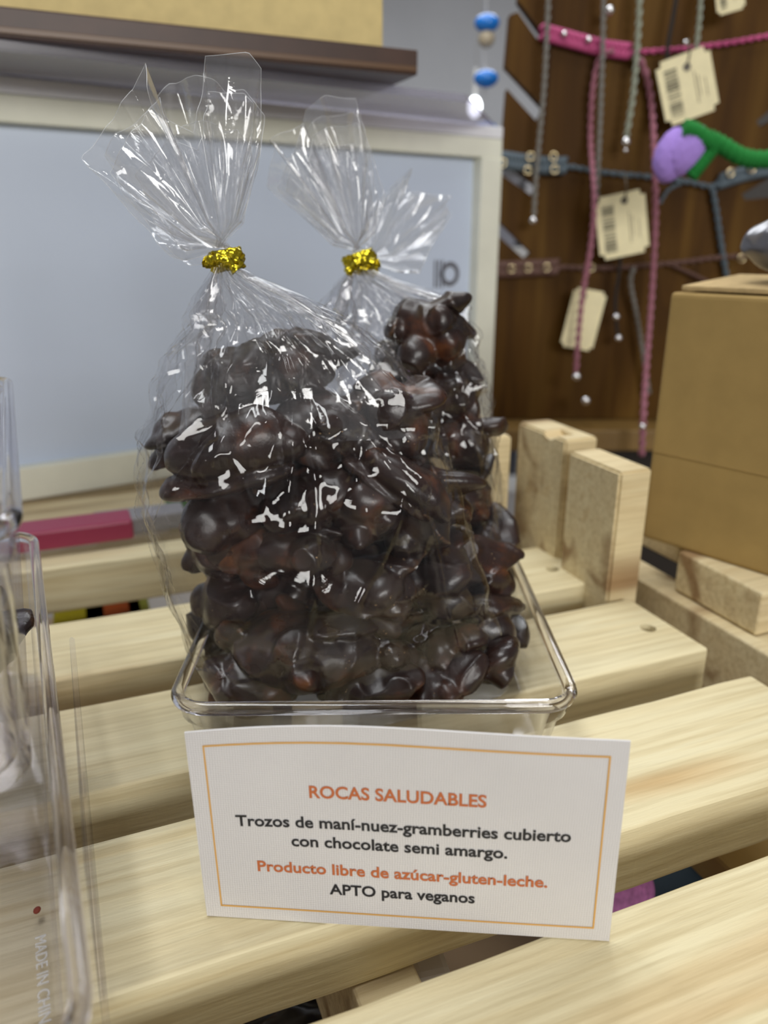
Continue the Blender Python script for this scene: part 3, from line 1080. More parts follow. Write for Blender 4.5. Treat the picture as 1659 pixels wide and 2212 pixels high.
fl2 = polar(n2, [(745, 560), (690, 500), (578, 398), (600, 320), (585, 312), (660, 270), (640, 330), (662, 245), (700, 226), (735, 222), (770, 216), (800, 320), (830, 420), (800, 540)], .328)
fb2 = polar(n2, [(740, 555), (640, 450), (590, 400), (620, 330), (640, 300), (665, 262), (690, 235), (730, 230), (760, 225), (785, 260), (800, 360), (818, 430), (810, 500), (800, 540)], .328)
bag_flare(b2, n2, fl2, fb2, 18, nfold=26)
bag_flare(b2, n2, in1(fl2, .82), in1(fb2, .75), 19, lean=.04, nfold=18, amp=.12).name = 'flare_fold'
twist_tie(b2, n2, .0062, .0078, 4, .30, knot=1)

# third bag, only its flared top and shoulder in sight
n3 = at(797, 584, Y=.386)
b3 = thing('cellophane_bag', 'clear cellophane bag rearmost in the tray, only its flared top in sight', 'bag', (n3.x + .005, .380, 0.003))
sil3 = px_sil([(600, 780, 815), (640, 765, 880), (700, 760, 960), (800, 735, 985), (1000, 725, 1000), (1270, 740, 1000)], .38, 0)
sil3 = [(0.0035, sil3[0][1], sil3[0][2])] + [s for s in sil3 if s[0] > .006]
bag_body(b3, sil3, [(0, .360), (.10, .360), (.13, .368), (n3.z, n3.y - .005)], [(0, .398), (.10, .400), (.13, .396), (n3.z, n3.y + .005)], n3, 25, 0.1, nz=90, nphi=240)
fl3 = polar(n3, [(780, 575), (790, 500), (815, 440), (885, 365), (870, 420), (905, 415), (925, 420), (975, 425), (960, 445), (978, 468), (925, 535), (905, 590)], .386)
fb3 = polar(n3, [(785, 570), (795, 480), (830, 430), (880, 380), (890, 420), (930, 418), (960, 430), (970, 455), (960, 490), (935, 530), (910, 580)], .386)
bag_flare(b3, n3, fl3, fb3, 28, nfold=18)
twist_tie(b3, n3, .0042, .004, 6, .0)
for u, v, h_, s_ in ((860, 1150, .05, 61), (880, 950, .04, 62)):
    cluster(u, v, .380, .036, h_, .028, s_, 'chocolate lump in the rearmost bag, hidden behind the other bags', 7, 0, 'chocolate clusters in the rearmost bag')

# ------------------------------------------------------------------ clear stacking bins at the left
BIN_ROT = math.radians(25.2)
def bin_thing(z0, label, ext=0.0):
    e1 = Vector((-math.sin(BIN_ROT), math.cos(BIN_ROT), 0)); e2 = Vector((-math.cos(BIN_ROT), -math.sin(BIN_ROT), 0))
    front_right = Vector((-0.0625, 0.118, 0)) 
    c = front_right + e1 * (0.085 - ext / 2) + e2 * 0.055
    t = thing('storage_bin', label, 'bin', (c.x, c.y, z0), BIN_ROT, 'clear stacked bins at the left')
    tray(t, 0.055, 0.085 + ext / 2, 0.0550, 0.012, 0.0030, 0.0022, 0.0017, (M['acrylic_lilac'], M['acrylic_edge']))
    return t


bt = bin_thing(0.0004, 'clear plastic storage bin standing on the slats, lowest of the stack at the left', 0.05)
bin_thing(0.0592, 'clear plastic storage bin in the middle of the stack at the left')
bin_thing(0.1180, 'clear plastic storage bin on top of the stack at the left')
# moulded lettering on the lowest bin's floor
me = text_mesh('MADE IN CHINA')
bm = bmesh.new(); bm.from_mesh(me)
r = bmesh.ops.extrude_face_region(bm, geom=bm.faces[:])
for v in r['geom']:
    if isinstance(v, bmesh.types.BMVert): v.co.z += 0.08
for v in bm.verts: v.co = Vector((v.co.y, -v.co.x, v.co.z)) * 0.0036
tp = at(80, 2125, z=.003) - bt.location
tp = Vector((tp.x * math.cos(BIN_ROT) + tp.y * math.sin(BIN_ROT), -tp.x * math.sin(BIN_ROT) + tp.y * math.cos(BIN_ROT), 0.0026))
for v in bm.verts: v.co += tp
o = bm_obj('moulded_lettering', bm, M['film_edge'], bt)
o['label'] = 'raised clear letters MADE IN CHINA on the bin floor'
# clear divider sheet standing right of the bins
G1_, G2_ = at(234, 2250, z=0.0004), at(181, 1665, z=0.0004)
U2_ = at(155, 1375, Y=G2_.y)
U1_ = at(210, 1980, Y=G1_.y)
U1_ = Vector((U1_.x, G1_.y, U2_.z))
sh = thing('acrylic_sheet', 'upright clear plastic sheet standing right beside the storage bins', 'sheet', (G1_.x, G1_.y, 0.0003), 0)
bm = bmesh.new()
vs = [bm.verts.new(p - Vector((.0008, 0, 0))) for p in (G1_, G2_, U2_, U1_)]
f = bm.faces.new(vs)
for v in bmesh.ops.extrude_face_region(bm, geom=[f])['geom']:
    if isinstance(v, bmesh.types.BMVert): v.co.x += .0016
bmesh.ops.bevel(bm, geom=bm.edges[:], offset=.0004, segments=2, affect='EDGES')
sub_world(bm_obj('sheet_panel', bm, M['acrylic_lilac'], sh), sh)
crumb = tag(bm_obj('chocolate_crumb', ball_bm(at(80, 1966, z=0.0035), .0009, 2, (1, 1.2, .7)), simple('rust_crumb', (0.20, 0.03, 0.012), 0.7)), 'tiny reddish crumb on the floor of the lowest bin', 'crumb')
for (u, v, Y, s) in ((-75, 1410, .175, 71), (-110, 1340, .20, 72)):
    cluster(u, v, Y, .03, .02, .03, s, 'dark chocolate lump lying in the middle storage bin', 6, 0, 'chocolate lumps in the middle bin')

# ------------------------------------------------------------------ white display case behind
A0 = at(70, 1078, z=0); A0 = Vector((A0.x, A0.y, 0))
dcase = Vector((0.837, 0.547, 0)).normalized()
case = thing('display_case', 'white backed display case with cream edges behind the bags', 'display case', A0, math.atan2(dcase.y, dcase.x))
m_case = simple('case_panel', (0.60, 0.68, 0.83), 0.45, nscale=8, namp=0.03)
m_cream = simple('cream_edge', (0.80, 0.80, 0.68), 0.6, nscale=30, namp=0.05)
XL, XR = -0.16, 0.392
bm_obj('back_panel', box_bm(XL, XR, 0.006, 0.010, 0.004, 0.2275), m_case, case)
bm_obj('frame_rail', box_bm(XL, XR, -0.004, 0.006, 0.001, 0.0225, 0.001), m_cream, case)['label'] = 'lower cream frame rail'
bm_obj('frame_rail', box_bm(XL, XR, -0.004, 0.006, 0.2255, 0.240, 0.001), m_cream, case)['label'] = 'upper cream frame rail'
bm_obj('top_strip', box_bm(XL, XR, -0.004, 0.006, 0.2402, 0.2492, 0.001), simple('white_strip', (0.82, 0.82, 0.86), 0.4), case)
bm_obj('frame_stile', box_bm(XR - 0.022, XR, -0.005, 0.007, 0.003, 0.2255, 0.001), m_cream, case)
bm_obj('plinth', box_bm(XL, XR, -0.003, 0.012, 0.0002, 0.003), simple('case_plinth', (0.42, 0.36, 0.28), 0.6), case)
lid = bmesh.new()
lq = [at(-60, 77, z=0.2546), at(1008, 203, z=0.2546)]
ld = (lq[1] - lq[0])
lv = []
for p in (lq[0] - ld * .25, lq[1], A0 + dcase * (XR - 0.005) + Vector((0, .012, .2546)), A0 + dcase * XL + Vector((0, .012, .2546))):
    rel = p - A0
    lv.append(lid.verts.new((rel.dot(dcase), rel.dot(Vector((-dcase.y, dcase.x, 0))), .2497)))
lf = lid.faces.new(lv)
for v in bmesh.ops.extrude_face_region(lid, geom=[lf])['geom']:
    if isinstance(v, bmesh.types.BMVert): v.co.z = .2546
bmesh.ops.bevel(lid, geom=lid.edges[:], offset=.0008, segments=2, affect='EDGES')
bm_obj('lid', lid, M['lid'], case)['label'] = 'smoky translucent lid sheet'
# printed mark low at the right of the panel
mk = bmesh.new()
c0 = at(968, 592, Y=0.66)
def on_case(u, v):
    a, b = (u - CX) / FPX, (CY - v) / FPX
    d = Vector((a, CP + b * SP, -SP + b * CP))
    nrm = Vector((-dcase.y, dcase.x, 0))
    t = (A0 + nrm * 0.0055 - Vector((0, 0, H))).dot(nrm) / d.dot(nrm)
    p = Vector((0, 0, H)) + d * t
    rel = p - A0
    return Vector((rel.dot(dcase), 0.0055, p.z))
for k in range(24):
    a0, a1 = 2 * math.pi * k / 24, 2 * math.pi * (k + 1) / 24
    c0 = on_case(972, 592)
    mk.faces.new([mk.verts.new(c0 + Vector((r_ * math.cos(a), 0, r_ * math.sin(a)))) for r_, a in ((.010, a0), (.010, a1), (.006, a1), (.006, a0))])
for uu in (940, 948, 956):
    c0 = on_case(uu, 592)
    mk.faces.new([mk.verts.new(c0 + Vector((x, 0, z))) for x, z in ((-.0009, -.011), (.0009, -.011), (.0009, .011), (-.0009, .011))])
bm_obj('printed_mark', mk, simple('grey_print', (0.13, 0.13, 0.15), 0.6), case)

# kraft box on a dark wooden base, standing on the case lid
zt = 0.2549
q0, q1 = at(0, 80, z=zt), at(902, 163, z=zt)
dk = (q1 - q0); dk.z = 0
Lk = dk.length; angk = math.atan2(dk.y, dk.x)
kb = thing('wooden_plank', 'dark brown wooden plank on top of the white display case', 'board', (q0.x, q0.y, zt), angk)
bm_obj('base_board', box_bm(-0.12, Lk, 0.0, 0.09, 0.0, 0.0135, 0.001), simple('dark_walnut', (0.055, 0.024, 0.014), 0.45, nscale=40, namp=0.2), kb)
bm_obj('base_lip', box_bm(-0.12, Lk - .001, -0.0012, 0.0, 0.0015, 0.0045, 0.0004), simple('walnut_edge', (0.12, 0.06, 0.025), 0.4), kb)
kx = thing('kraft_box', 'tan kraft box standing on the dark brown wooden plank', 'box', (q0.x, q0.y, zt + 0.0137), angk)
Lk2 = Lk * (845 / 902.0)
bm = box_bm(-0.11, Lk2 - 0.003, 0.012, 0.085, 0.0, 0.13, 0.0012)
bm_obj('box_shell', bm, simple('tan_kraft', (0.66, 0.52, 0.23), 0.7, nscale=90, namp=0.08), kx)

# ------------------------------------------------------------------ things on and under the table at the rear left
def flat_box(name, u, v, z, sx, sy, sz, ang, m, label, cat, bev=0.0015):
    p = at(u, v, z=z)
    t = bm_obj(name, box_bm(-sx / 2, sx / 2, -sy / 2, sy / 2, 0, sz, bev), m)
    t.location = (p.x, p.y, z)
    t.rotation_euler = (0, 0, ang)
    return tag(t, label, cat)


ptray = thing('clear_dish', 'shallow clear plastic dish under the white display case, holding a maroon pack', 'dish', at(240, 1178, z=0.0), ANG + 0.02)
bm_obj('dish_body', box_bm(-0.16, 0.11, 0.0, 0.030, 0.0, 0.0035, 0.001), M['acrylic_lilac'], ptray)
flat_box('candy_pack', 165, 1166, 0.0042, 0.060, 0.022, 0.011, ANG + 0.02, simple('maroon_pack', (0.30, 0.028, 0.075), 0.4), 'maroon pink pack lying behind the table rail at the left', 'pack')
flat_box('candy_pack', 305, 1140, 0.0042, 0.050, 0.02, 0.010, ANG + 0.02, simple('grey_pack', (0.24, 0.23, 0.24), 0.4), 'grey pack right of the maroon pack behind the table rail', 'pack')
flat_box('candy_pack', 395, 1098, 0.0008, 0.02, 0.02, 0.014, ANG, simple('green_pack', (0.10, 0.26, 0.06), 0.45), 'green pack seen through the left side of the front bag', 'pack')

# lower shelf with goods seen through the gaps
ls = tag(bm_obj('lower_shelf', box_bm(-0.45, 0.40, 0.0, 0.62, -0.172, -0.16, 0.001), simple('shelf_wood', (0.22, 0.15, 0.085), 0.7, nscale=20)), 'brown lower shelf under the slats', 'shelf')
def stand_box(name, u, v, zc, sx, sy, sz, ang, m, label, cat):
    p = at(u, v, z=zc)
    t = bm_obj(name, box_bm(-sx / 2, sx / 2, -sy / 2, sy / 2, 0, sz, 0.002), m)
    t.location = (p.x, p.y, -0.1598)
    t.rotation_euler = (0, 0, ang)
    return tag(t, label, cat)
stand_box('candy_box', 172, 1328, -0.05, 0.030, 0.03, 0.11, ANG, simple('yellow_pack', (0.55, 0.48, 0.02), 0.4), 'yellow box under the slats at the left', 'box')
stand_box('candy_box', 205, 1325, -0.05, 0.014, 0.03, 0.11, ANG, simple('olive_pack', (0.06, 0.07, 0.01), 0.4), 'dark olive box under the slats between the yellow and orange ones', 'box')
stand_box('candy_box', 262, 1316, -0.05, 0.026, 0.03, 0.11, ANG, simple('orange_pack', (0.50, 0.10, 0.02), 0.4), 'orange box under the slats at the left', 'box')
stand_box('candy_box', 297, 1310, -0.05, 0.014, 0.03, 0.11, ANG, simple('lime_pack', (0.42, 0.46, 0.08), 0.4), 'lime green box beside the orange one under the slats', 'box')
stand_box('paper_box', 926, 2098, -0.045, 0.011, 0.010, 0.119, 0.25, M['white'], 'small white box below the gap under the card', 'box')
stand_box('cardboard_pack', 1665, 1845, -0.06, 0.04, 0.04, 0.10, ANG, M['kraft'], 'brown cardboard pack under the slats at the right', 'box')
stand_box('fabric_bag', 1500, 1905, -0.075, 0.045, 0.03, 0.085, ANG, simple('navy_cloth', (0.008, 0.022, 0.035), 0.8), 'dark teal cloth bag under the slats at the right of the card', 'bag')
p = at(1335, 1950, z=-0.075)
tag(bm_obj('cloth_pouch', ball_bm((p.x, p.y + .012, -0.108), 1, 4, (.022, .026, .0515)), simple('mauve_cloth', (0.36, 0.12, 0.30), 0.8, nscale=300, namp=0.3), smooth=True), 'mauve cloth pouch standing under the slats just right of the card', 'pouch')
bmk = ball_bm((0, 0, 0), 1, 5)
for v in bmk.verts:
    nn = mnoise.fractal(v.co * 2.2, 1.0, 2.0, 4)
    v.co = Vector((v.co.x * .05, v.co.y * .035, v.co.z * .032)) * (1 + .22 * nn)
o = bm_obj('black_pouch', bmk, simple('black_plastic', (0.008, 0.008, 0.010), 0.25), smooth=True)
p = at(690, 2185, z=-0.085); o.location = (p.x, p.y, -0.121)
tag(o, 'crumpled black plastic pouch below the front gap between slats', 'pouch')

# ------------------------------------------------------------------ cardboard box at the right
zb = 0.0207
c0, c1 = at(1385, 1160, z=zb), at(1659, 1245, z=zb)
dcb = (c1 - c0); dcb.z = 0
dcb.normalize()
cbox = thing('cardboard_box', 'brown cardboard box standing on the pine crate at the right', 'box', (c0.x, c0.y, zb), math.atan2(dcb.y, dcb.x))
CH = 0.1185
bm = box_bm(0.0, 0.094, 0.0, 0.085, 0, CH, 0.0022, 3)
for v in bm.verts:   # slight belly and a dent along the mid crease
    v.co.y -= 0.0015 * math.sin(math.pi * min(1, max(0, v.co.z / CH))) if v.co.y < 0.02 else 0
bm_obj('box_body', bm, M['kraft'], cbox)
bm_obj('crease', box_bm(0.001, 0.093, -0.0004, 0.0004, 0.0445, 0.0450), M['kraft'], cbox)
o = bm_obj('flap', box_bm(0.004, 0.09, 0.002, 0.055, 0, 0.0022, 0.0005), M['kraft_dark'], cbox)
o.location = (0, 0, CH + 0.0006); o.rotation_euler = (math.radians(4), 0, 0)
orn = ball_bm((0, 0, 0), 1, 4)
for v in orn.verts:
    v.co = Vector((v.co.x * .021, v.co.y * .016, v.co.z * .0135 * (1.0 + .25 * v.co.x))) * (1 + .06 * mnoise.noise(v.co * 2.5))
o = bm_obj('grey_ornament', orn, simple('pewter_glaze', (0.13, 0.13, 0.15), 0.28, 0.3), smooth=True)
p = at(1668, 560, Y=.345); o.location = (p.x + .008, p.y, zb + CH + .0205)
tag(o, 'shiny dark grey rounded ornament lying on the cardboard box', 'ornament')

# ------------------------------------------------------------------ bracelet display board
YB = 0.725
def bp(u, v, Y=YB): return at(u, v, Y=Y)
bd = thing('display_board', 'dark stained wooden board with slotted edges hung with bracelets', 'board', (bp(1058, 930).x, YB, 0.0))
edge_px = [(1124, -40), (1119, 0), (1171, 72), (1160, 84), (1119, 26), (1101, 32), (1091, 143), (1175, 234), (1159, 262), (1095, 192),
           (1082, 345), (1160, 402), (1150, 424), (1085, 378), (1070, 470), (1147, 546), (1133, 560), (1068, 502), (1056, 935)]
right_px = [(1720, 935), (1730, 420), (1610, 432), (1602, 420), (1730, 345), (1735, 230), (1642, 275), (1634, 262), (1736, 180), (1750, -40)]
bm = bmesh.new()
vs = []
for (u, v) in edge_px + right_px:
    p = bp(u, v); vs.append(bm.verts.new((p.x, YB, max(p.z, 0.0))))
f = bm.faces.new(list(reversed(vs)))
r = bmesh.ops.extrude_face_region(bm, geom=[f])
for v in r['geom']:
    if isinstance(v, bmesh.types.BMVert): v.co.y += 0.012
bmesh.ops.triangulate(bm, faces=[f for f in bm.faces if len(f.verts) > 4])
sub_world(bm_obj('board_panel', bm, M['board'], bd), bd)
o = bm_obj('board_foot', box_bm(0.0, 0.32, -0.045, 0.03, -0.02, -0.001, 0.001), simple('foot_wood', (0.20, 0.115, 0.03), 0.5, nscale=30), bd)
dark = tag(bm_obj('dark_backing', box_bm(.215, .62, .80, 1.0, -.93, .75, .003), simple('backing_dark', (0.02, 0.013, 0.008), 0.5)), 'dark cabinet added behind the bracelet board to darken its slots', 'backing')  # dark block added behind the board so its right slots come out dark

CM = {}
for nm, c in (('pink', (0.50, 0.085, 0.22)), ('mauve', (0.33, 0.13, 0.17)), ('blue', (0.10, 0.13, 0.155)), ('grey', (0.20, 0.19, 0.17)), ('sage', (0.30, 0.32, 0.25)), ('taupe', (0.13, 0.07, 0.055)), ('black', (0.02, 0.016, 0.014))):
    CM[nm] = simple('cord_' + nm, c, 0.6, 0, 0.3)
M['silver'] = simple('silver_bead', (0.85, 0.85, 0.86), 0.12, 1.0)
M['brass'] = simple('brass_ring', (0.6, 0.5, 0.3), 0.2, 1.0)


def cord(root, pts, Y, r, m, strands=2, name='cord', n=14):
    path = catmull([bp(u, v, Y) if not isinstance(Y, (list, tuple)) else bp(u, v, Y[i]) for i, (u, v) in enumerate(pts)], n)
    o = tube(name, path, r, m, root, seg=7, strands=strands, twist=2 * math.pi / (r * 6.0))
    return sub_world(o, root)


def band(root, pts, Y, r, m):
    """Flat macrame band: three braided strands."""
    ctr = catmull([bp(u, v, Y) for u, v in pts], 30)
    V, F = [], []
    n = len(ctr)
    for s in range(3):
        path = []
        for i, c in enumerate(ctr):
            ph = i / n * 2 * math.pi * (len(pts) * 1.6) + s * 2 * math.pi / 3
            path.append(c + Vector((0, 0.30 * r * math.sin(2 * ph), 1.1 * r * math.sin(ph))))
        tube_data(path, r * 0.52, 7, V, F)
    return sub_world(mesh_obj('braided_band', V, F, m, root), root)


def bead(root, u, v, Y, r, m=None, name='bead'):
    o = bm_obj(name, ball_bm(bp(u, v, Y), r, 3), m or M['silver'], root, smooth=True)
    return sub_world(o, root)


def ring(root, u, v, Y, r):
    c = bp(u, v, Y)
    path = [c + Vector((r * math.cos(a * math.pi / 8), 0, r * math.sin(a * math.pi / 8))) for a in range(17)]
    return sub_world(tube('jump_ring', path, r * .22, M['brass'], root, seg=6), root)


YF = YB - 0.006
def neck_thing(name, label, cat, u, v):
    p = bp(u, v, YF)
    return thing(name, label, cat, (p.x, p.y, p.z), group=None)

t = neck_thing('bracelet', 'bright pink braided bracelet stretched across the top of the slotted board', 'bracelet', 1300, 100)
band(t, [(1168, 68), (1230, 85), (1300, 103), (1362, 112)], YF, .0042, CM['pink'])
cord(t, [(1360, 113), (1420, 110), (1500, 103), (1580, 92), (1680, 74)], YF, .0022, CM['pink'])
cord(t, [(1325, 108), (1295, 130), (1280, 200), (1276, 300), (1284, 430), (1275, 540), (1258, 640), (1248, 740), (1244, 805)], [YF - .004] * 4 + [YF - .03] * 5, .0026, CM['mauve'])
cord(t, [(1370, 114), (1392, 150), (1408, 230), (1414, 350), (1416, 470), (1408, 640), (1396, 800), (1390, 900), (1386, 985)], [YF - .004] * 3 + [YF - .02] * 3 + [YF - .04, YF - .06, YF - .066], .0029, CM['mauve'])
for u, v in ((1219, 73), (1272, 86)): bead(t, u, v, YF - .006, .0026)
bead(t, 1245, 813, YF - .03, .0040); bead(t, 1265, 865, YF - .03, .0042); bead(t, 1388, 921, YF - .064, .0028)
t = neck_thing('bracelet', 'blue grey braided bracelet crossing the middle of the slotted board', 'bracelet', 1300, 370)
band(t, [(1082, 345), (1130, 352), (1180, 358), (1222, 358)], YF, .0048, CM['blue'])
band(t, [(1555, 392), (1600, 378), (1640, 368), (1690, 362)], YF, .0044, CM['blue'])
cord(t, [(1220, 358), (1300, 372), (1400, 382), (1480, 392), (1535, 403), (1558, 390)], YF, .0024, CM['blue'])
cord(t, [(1538, 402), (1548, 460), (1558, 530), (1570, 600)], YF, .0026, CM['blue'])
cord(t, [(1480, 392), (1445, 410), (1425, 440)], YF, .0017, CM['blue'])
for u, v in ((1086, 352), (1146, 338), (1196, 338), (1140, 368), (1198, 366), (1578, 373), (1624, 364)): ring(t, u, v, YF - .006, .0032)
t = neck_thing('bracelet', 'dark mauve braided bracelet lowest on the slotted board', 'bracelet', 1200, 578)
band(t, [(1056, 582), (1100, 582), (1150, 579), (1205, 577)], YF, .0048, CM['taupe'])
cord(t, [(1203, 577), (1260, 579), (1330, 579), (1400, 573), (1480, 566), (1540, 558), (1640, 550)], YF, .0024, CM['taupe'])
cord(t, [(1370, 576), (1362, 610), (1375, 680), (1388, 760), (1402, 850)], YF - .006, .0022, CM['grey'])
cord(t, [(1440, 568), (1490, 590), (1535, 612)], YF, .0018, CM['taupe'])
for u, v in ((1105, 581), (1141, 579), (1181, 578), (1277, 578), (1602, 558)): ring(t, u, v, YF - .006, .0032)
# hanging cords with bead ends
for (lab, pts, m, r, beads) in (
    ('grey cord with a silver bead end hanging nearest the slotted edge', [(1186, -40), (1182, 60), (1176, 180), (1166, 290), (1158, 380), (1153, 470)], 'grey', .0023, [(1152, 476, .0036)]),
    ('grey cord hanging beside the left strand of pink cord', [(1305, -40), (1302, 100), (1297, 250), (1290, 400), (1284, 470)], 'grey', .0023, [(1317, 22, .0036)]),
    ('sage green cord ending in a silver bead in the middle of the board', [(1383, -40), (1378, 80), (1368, 200), (1353, 295)], 'sage', .0027, [(1352, 306, .0040), (1351, 325, .0020)]),
    ('sage green cord holding the tilted tag with a hole', [(1516, -40), (1511, 40), (1504, 105)], 'sage', .0023, [(1481, 92, .0022)]),
    ('thin black cord hanging over the tilted tag', [(1466, -40), (1455, 30), (1444, 90), (1440, 135)], 'black', .0018, []),
    ('black cord with two silver beads behind the middle tag', [(1345, 420), (1340, 560), (1330, 640), (1330, 685), (1335, 735)], 'black', .0016, [(1331, 684, .0034), (1336, 730, .0034)]),
):
    t = neck_thing('hanging_cord', lab, 'cord', *pts[0])
    cord(t, pts, YF - .010, r, CM[m], 1 if m == 'black' else 2)
    for u, v, br in beads: bead(t, u, v, YF - .012, br)


def price_tag(px, Y, hole, label, bars=True):
    """Four pixel corners TL TR BR BL of a stiff paper tag."""
    c = [bp(u, v, Y) for u, v in px]
    ctr = sum(c, Vector()) / 4
    t = thing('price_tag', label, 'tag', ctr)
    ex = ((c[1] - c[0]) + (c[2] - c[3])) * .5
    ez = ((c[0] - c[3]) + (c[1] - c[2])) * .5
    W, Ht = ex.length, ez.length
    ex.normalize(); ez = (ez - ex * ez.dot(ex)).normalized(); ny = ex.cross(ez)
    B = Matrix((ex, -ny * -1, ez)).transposed()
    bm = box_bm(-W / 2, W / 2, -.0005, .0005, -Ht / 2, Ht / 2)
    bmesh.ops.bevel(bm, geom=[e for e in bm.edges if abs((e.verts[0].co - e.verts[1].co).y) > 1e-4], offset=W * .1, segments=5, affect='EDGES')
    Bm = Matrix(((ex.x, 0, ez.x), (0, 1, 0), (ex.z, 0, ez.z)))
    bmesh.ops.rotate(bm, verts=bm.verts, cent=(0, 0, 0), matrix=Bm)
    bm_obj('tag_paper', bm, M['tagpaper'], t)
    if bars:
        R = random.Random(int(px[0][0]))
        bm = bmesh.new()
        z = -Ht * .40
        while z < Ht * .36:
            hgt = R.choice((.010, .018, .026)) * Ht
            vs = [bm.verts.new(Bm @ Vector((x, -.0008, zz))) for x, zz in ((-W * .38, z), (-W * .14, z), (-W * .14, z + hgt), (-W * .38, z + hgt))]
            bm.faces.new(vs)
            z += hgt + R.choice((.012, .02, .03)) * Ht
        bm_obj('barcode', bm, M['tagink'], t)
        bm = bmesh.new()
        for xx, z0, z1 in ((W * .14, -.3, .2), (W * .20, -.2, .12), (W * .32, -.25, .05)):
            vs = [bm.verts.new(Bm @ Vector((x, -.0008, z * Ht))) for x, z in ((xx, z0), (xx + W * .02, z0), (xx + W * .02, z1), (xx, z1))]
            bm.faces.new(vs)
        bm_obj('print_lines', bm, M['tagfaint'], t)
    hp = bp(*hole, Y) - ctr
    bm = bmesh.new()
    bmesh.ops.create_cone(bm, cap_ends=True, segments=16, radius1=W * .07, radius2=W * .07, depth=.0016)
    bmesh.ops.rotate(bm, verts=bm.verts, cent=(0, 0, 0), matrix=Matrix.Rotation(math.pi / 2, 3, 'X'))
    bmesh.ops.translate(bm, verts=bm.verts, vec=(hp.x, -.0002, hp.z))
    bm_obj('eyelet', bm, M['eyelet'], t)
    tube('tag_string', [Vector((hp.x, -.001, hp.z)), Vector((hp.x + .001, -.001, hp.z + .010)), Vector((hp.x - .001, .001, hp.z + .02))], .0007, M['eyelet'], t, seg=6)
    return t


M['tagpaper'] = simple('cream_tag_paper', (0.86, 0.77, 0.48), 0.7, nscale=120, namp=.05)
M['tagink'] = simple('tag_barcode_ink', (0.09, 0.08, 0.05), 0.7)
M['tagfaint'] = simple('tag_faint_ink', (0.36, 0.31, 0.20), 0.7)
M['eyelet'] = simple('eyelet_dark', (0.10, 0.08, 0.05), 0.5)
price_tag([(1411, 137), (1528, 100), (1558, 230), (1443, 278)], YF - .018, (1483, 145), 'tilted cream price tag with a large barcode above the purple flower')
price_tag([(1282, 428), (1390, 408), (1405, 540), (1298, 565)], YF - .024, (1348, 433), 'cream price tag with barcode between the two pink cord strands')
price_tag([(1238, 618), (1304, 632), (1286, 760), (1213, 748)], YF - .016, (1262, 640), 'blank cream price tag hanging lowest on the board', False)
price_tag([(1544, -60), (1610, -80), (1602, 20), (1546, 35)], YF - .018, (1575, -40), 'cream price tag cut off at the top edge of the board')

# pipe cleaner tulip
fl = thing('flower', 'purple fuzzy tulip with a green stem in front of the bracelet board', 'flower', bp(1480, 330, .60))
def fuzz(bm, amp, sc):
    for v in bm.verts: v.co += v.co.normalized() * amp * mnoise.noise(v.co * sc)
m_pur = simple('purple_chenille', (0.40, 0.25, 0.72), 0.9, bump=0.8, bscale=900)
m_grn = simple('green_chenille', (0.010, 0.20, 0.030), 0.9, bump=0.8, bscale=900)
for (u, v, rx, rz, rot) in ((1452, 335, .0125, .0185, .25), (1478, 325, .0135, .018, .45), (1502, 330, .011, .015, .9)):
    bm = ball_bm((0, 0, 0), 1, 4)
    for vv in bm.verts: vv.co = Vector((vv.co.x * rx, vv.co.y * .010, vv.co.z * rz))
    fuzz(bm, .0012, 420)
    bmesh.ops.rotate(bm, verts=bm.verts, cent=(0, 0, 0), matrix=Matrix.Rotation(rot, 3, 'Y'))
    bmesh.ops.translate(bm, verts=bm.verts, vec=bp(u, v, .60) - Vector((0, .004 if u == 1478 else 0, 0)))
    sub_world(bm_obj('petal', bm, m_pur, fl, smooth=True), fl)
for nm, pts, r in (('stem', [(1530, 300), (1560, 315), (1600, 338), (1640, 345), (1700, 340)], .0058), ('leaf', [(1475, 278), (1500, 285), (1530, 305), (1545, 318)], .0060), ('leaf', [(1545, 315), (1525, 340), (1505, 365), (1492, 382)], .0048)):
    path = catmull([bp(u, v, .592) for u, v in pts], 20)
    sub_world(tube(nm, path, r, m_grn, fl, seg=10, rf=lambda t: 1 + .10 * math.sin(t * 130) + .08 * math.sin(t * 71)), fl)

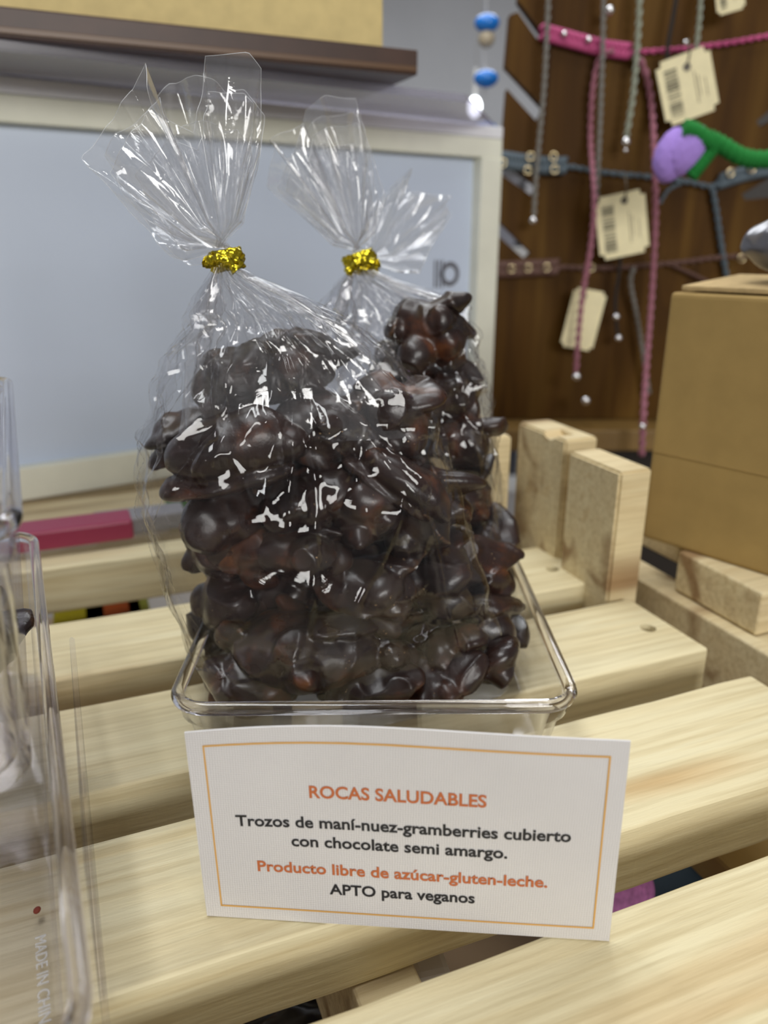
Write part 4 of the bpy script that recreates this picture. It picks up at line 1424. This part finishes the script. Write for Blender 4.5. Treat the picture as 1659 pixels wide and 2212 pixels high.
# string of blue beads in the distance, between case and board
bs = thing('bead_string', 'thin hanging string of blue beads left of the slotted board', 'bead string', bp(1050, 30, 1.0))
sub_world(tube('thread', catmull([Vector((bp(1053, -60, 1.0).x, 1.0, 1.699)), bp(1053, -60, 1.0), bp(1050, 150, 1.0), bp(1048, 420, 1.0), bp(1048, 560, 1.0)], 8), .0007, simple('thread_clear', (.6, .6, .62), .4), bs, seg=6), bs)
m_blue = simple('blue_bead', (0.02, 0.22, 0.75), 0.25)
for u, v in ((1052, 50), (1050, 170), (1048, 280)):
    bm = ball_bm(bp(u, v, 1.0), .0125, 3, (1.15, 1, .75)); sub_world(bm_obj('bead', bm, m_blue, bs, smooth=True), bs)
sub_world(bm_obj('bead', ball_bm(bp(1051, 84, 1.0), .0095, 3), simple('beige_bead', (.50, .42, .30), .4), bs, smooth=True), bs)
m_crys = simple('crystal_bead', (.72, .72, .80), .08, .9)
for u, v in ((1050, 352), (1046, 415), (1056, 470), (1044, 520)):
    sub_world(bm_obj('bead', ball_bm(bp(u, v, 1.0), .013, 2, (1, 1, 1.3)), m_crys, bs), bs)
# small lamp glinting in the distance
p = bp(1025, 232, 1.25)
lamp = thing('spot_lamp', 'small bright white lamp glowing beyond the right end of the display case', 'lamp', p)
e = NT('lamp_glow'); em = e.n('ShaderNodeEmission', i_Strength=6.0, i_Color=(.93, .98, 1, 1)); e.l(em.outputs[0], e.out.inputs[0])
bm_obj('bulb', ball_bm((0, 0, 0), .0095, 3, (1, 1, 1.5)), e.m, lamp, smooth=True)
tube('cable', [Vector((0, 0, .05)), Vector((0, 0, .6)), Vector((0, 0, 1.699 - p.z))], .0008, M['white'], lamp, seg=6)
bm_obj('lamp_holder', box_bm(-.003, .003, -.003, .003, .013, .05, .001), M['white'], lamp)
# pale shop shelf far behind
sf = thing('shop_shelf', 'pale shop shelf unit far behind the slotted board', 'shelf', (0.30, 2.2, -0.93))
bm_obj('shelf_back', box_bm(-0.35, 0.30, 0.0, 0.03, 0.0, 1.32), simple('shelf_back_grey', (.80, .80, .83), .6), sf)
for zz in (0.45, 0.75, 1.05, 1.30):
    bm_obj('shelf_board', box_bm(-0.35, 0.30, -0.22, 0.0, zz, zz + .03, .003), M['white'], sf)
for i, (xx, zz, cc, nm) in enumerate(((-.05, .78, (.10, .10, .12), 'dark grey'), (-.02, 1.08, (.33, .33, .38), 'grey'), (.10, 1.08, (.62, .62, .66), 'white'), (.02, .48, (.05, .05, .06), 'black'))):
    o = bm_obj('package', box_bm(-.05, .05, -.05, .05, 0, .16, .004), simple('pack_%d' % i, cc, .5))
    o.location = (0.30 + xx, 2.09, -0.93 + zz + .0005)
    tag(o, nm + ' package on the pale shop shelf far behind', 'package')
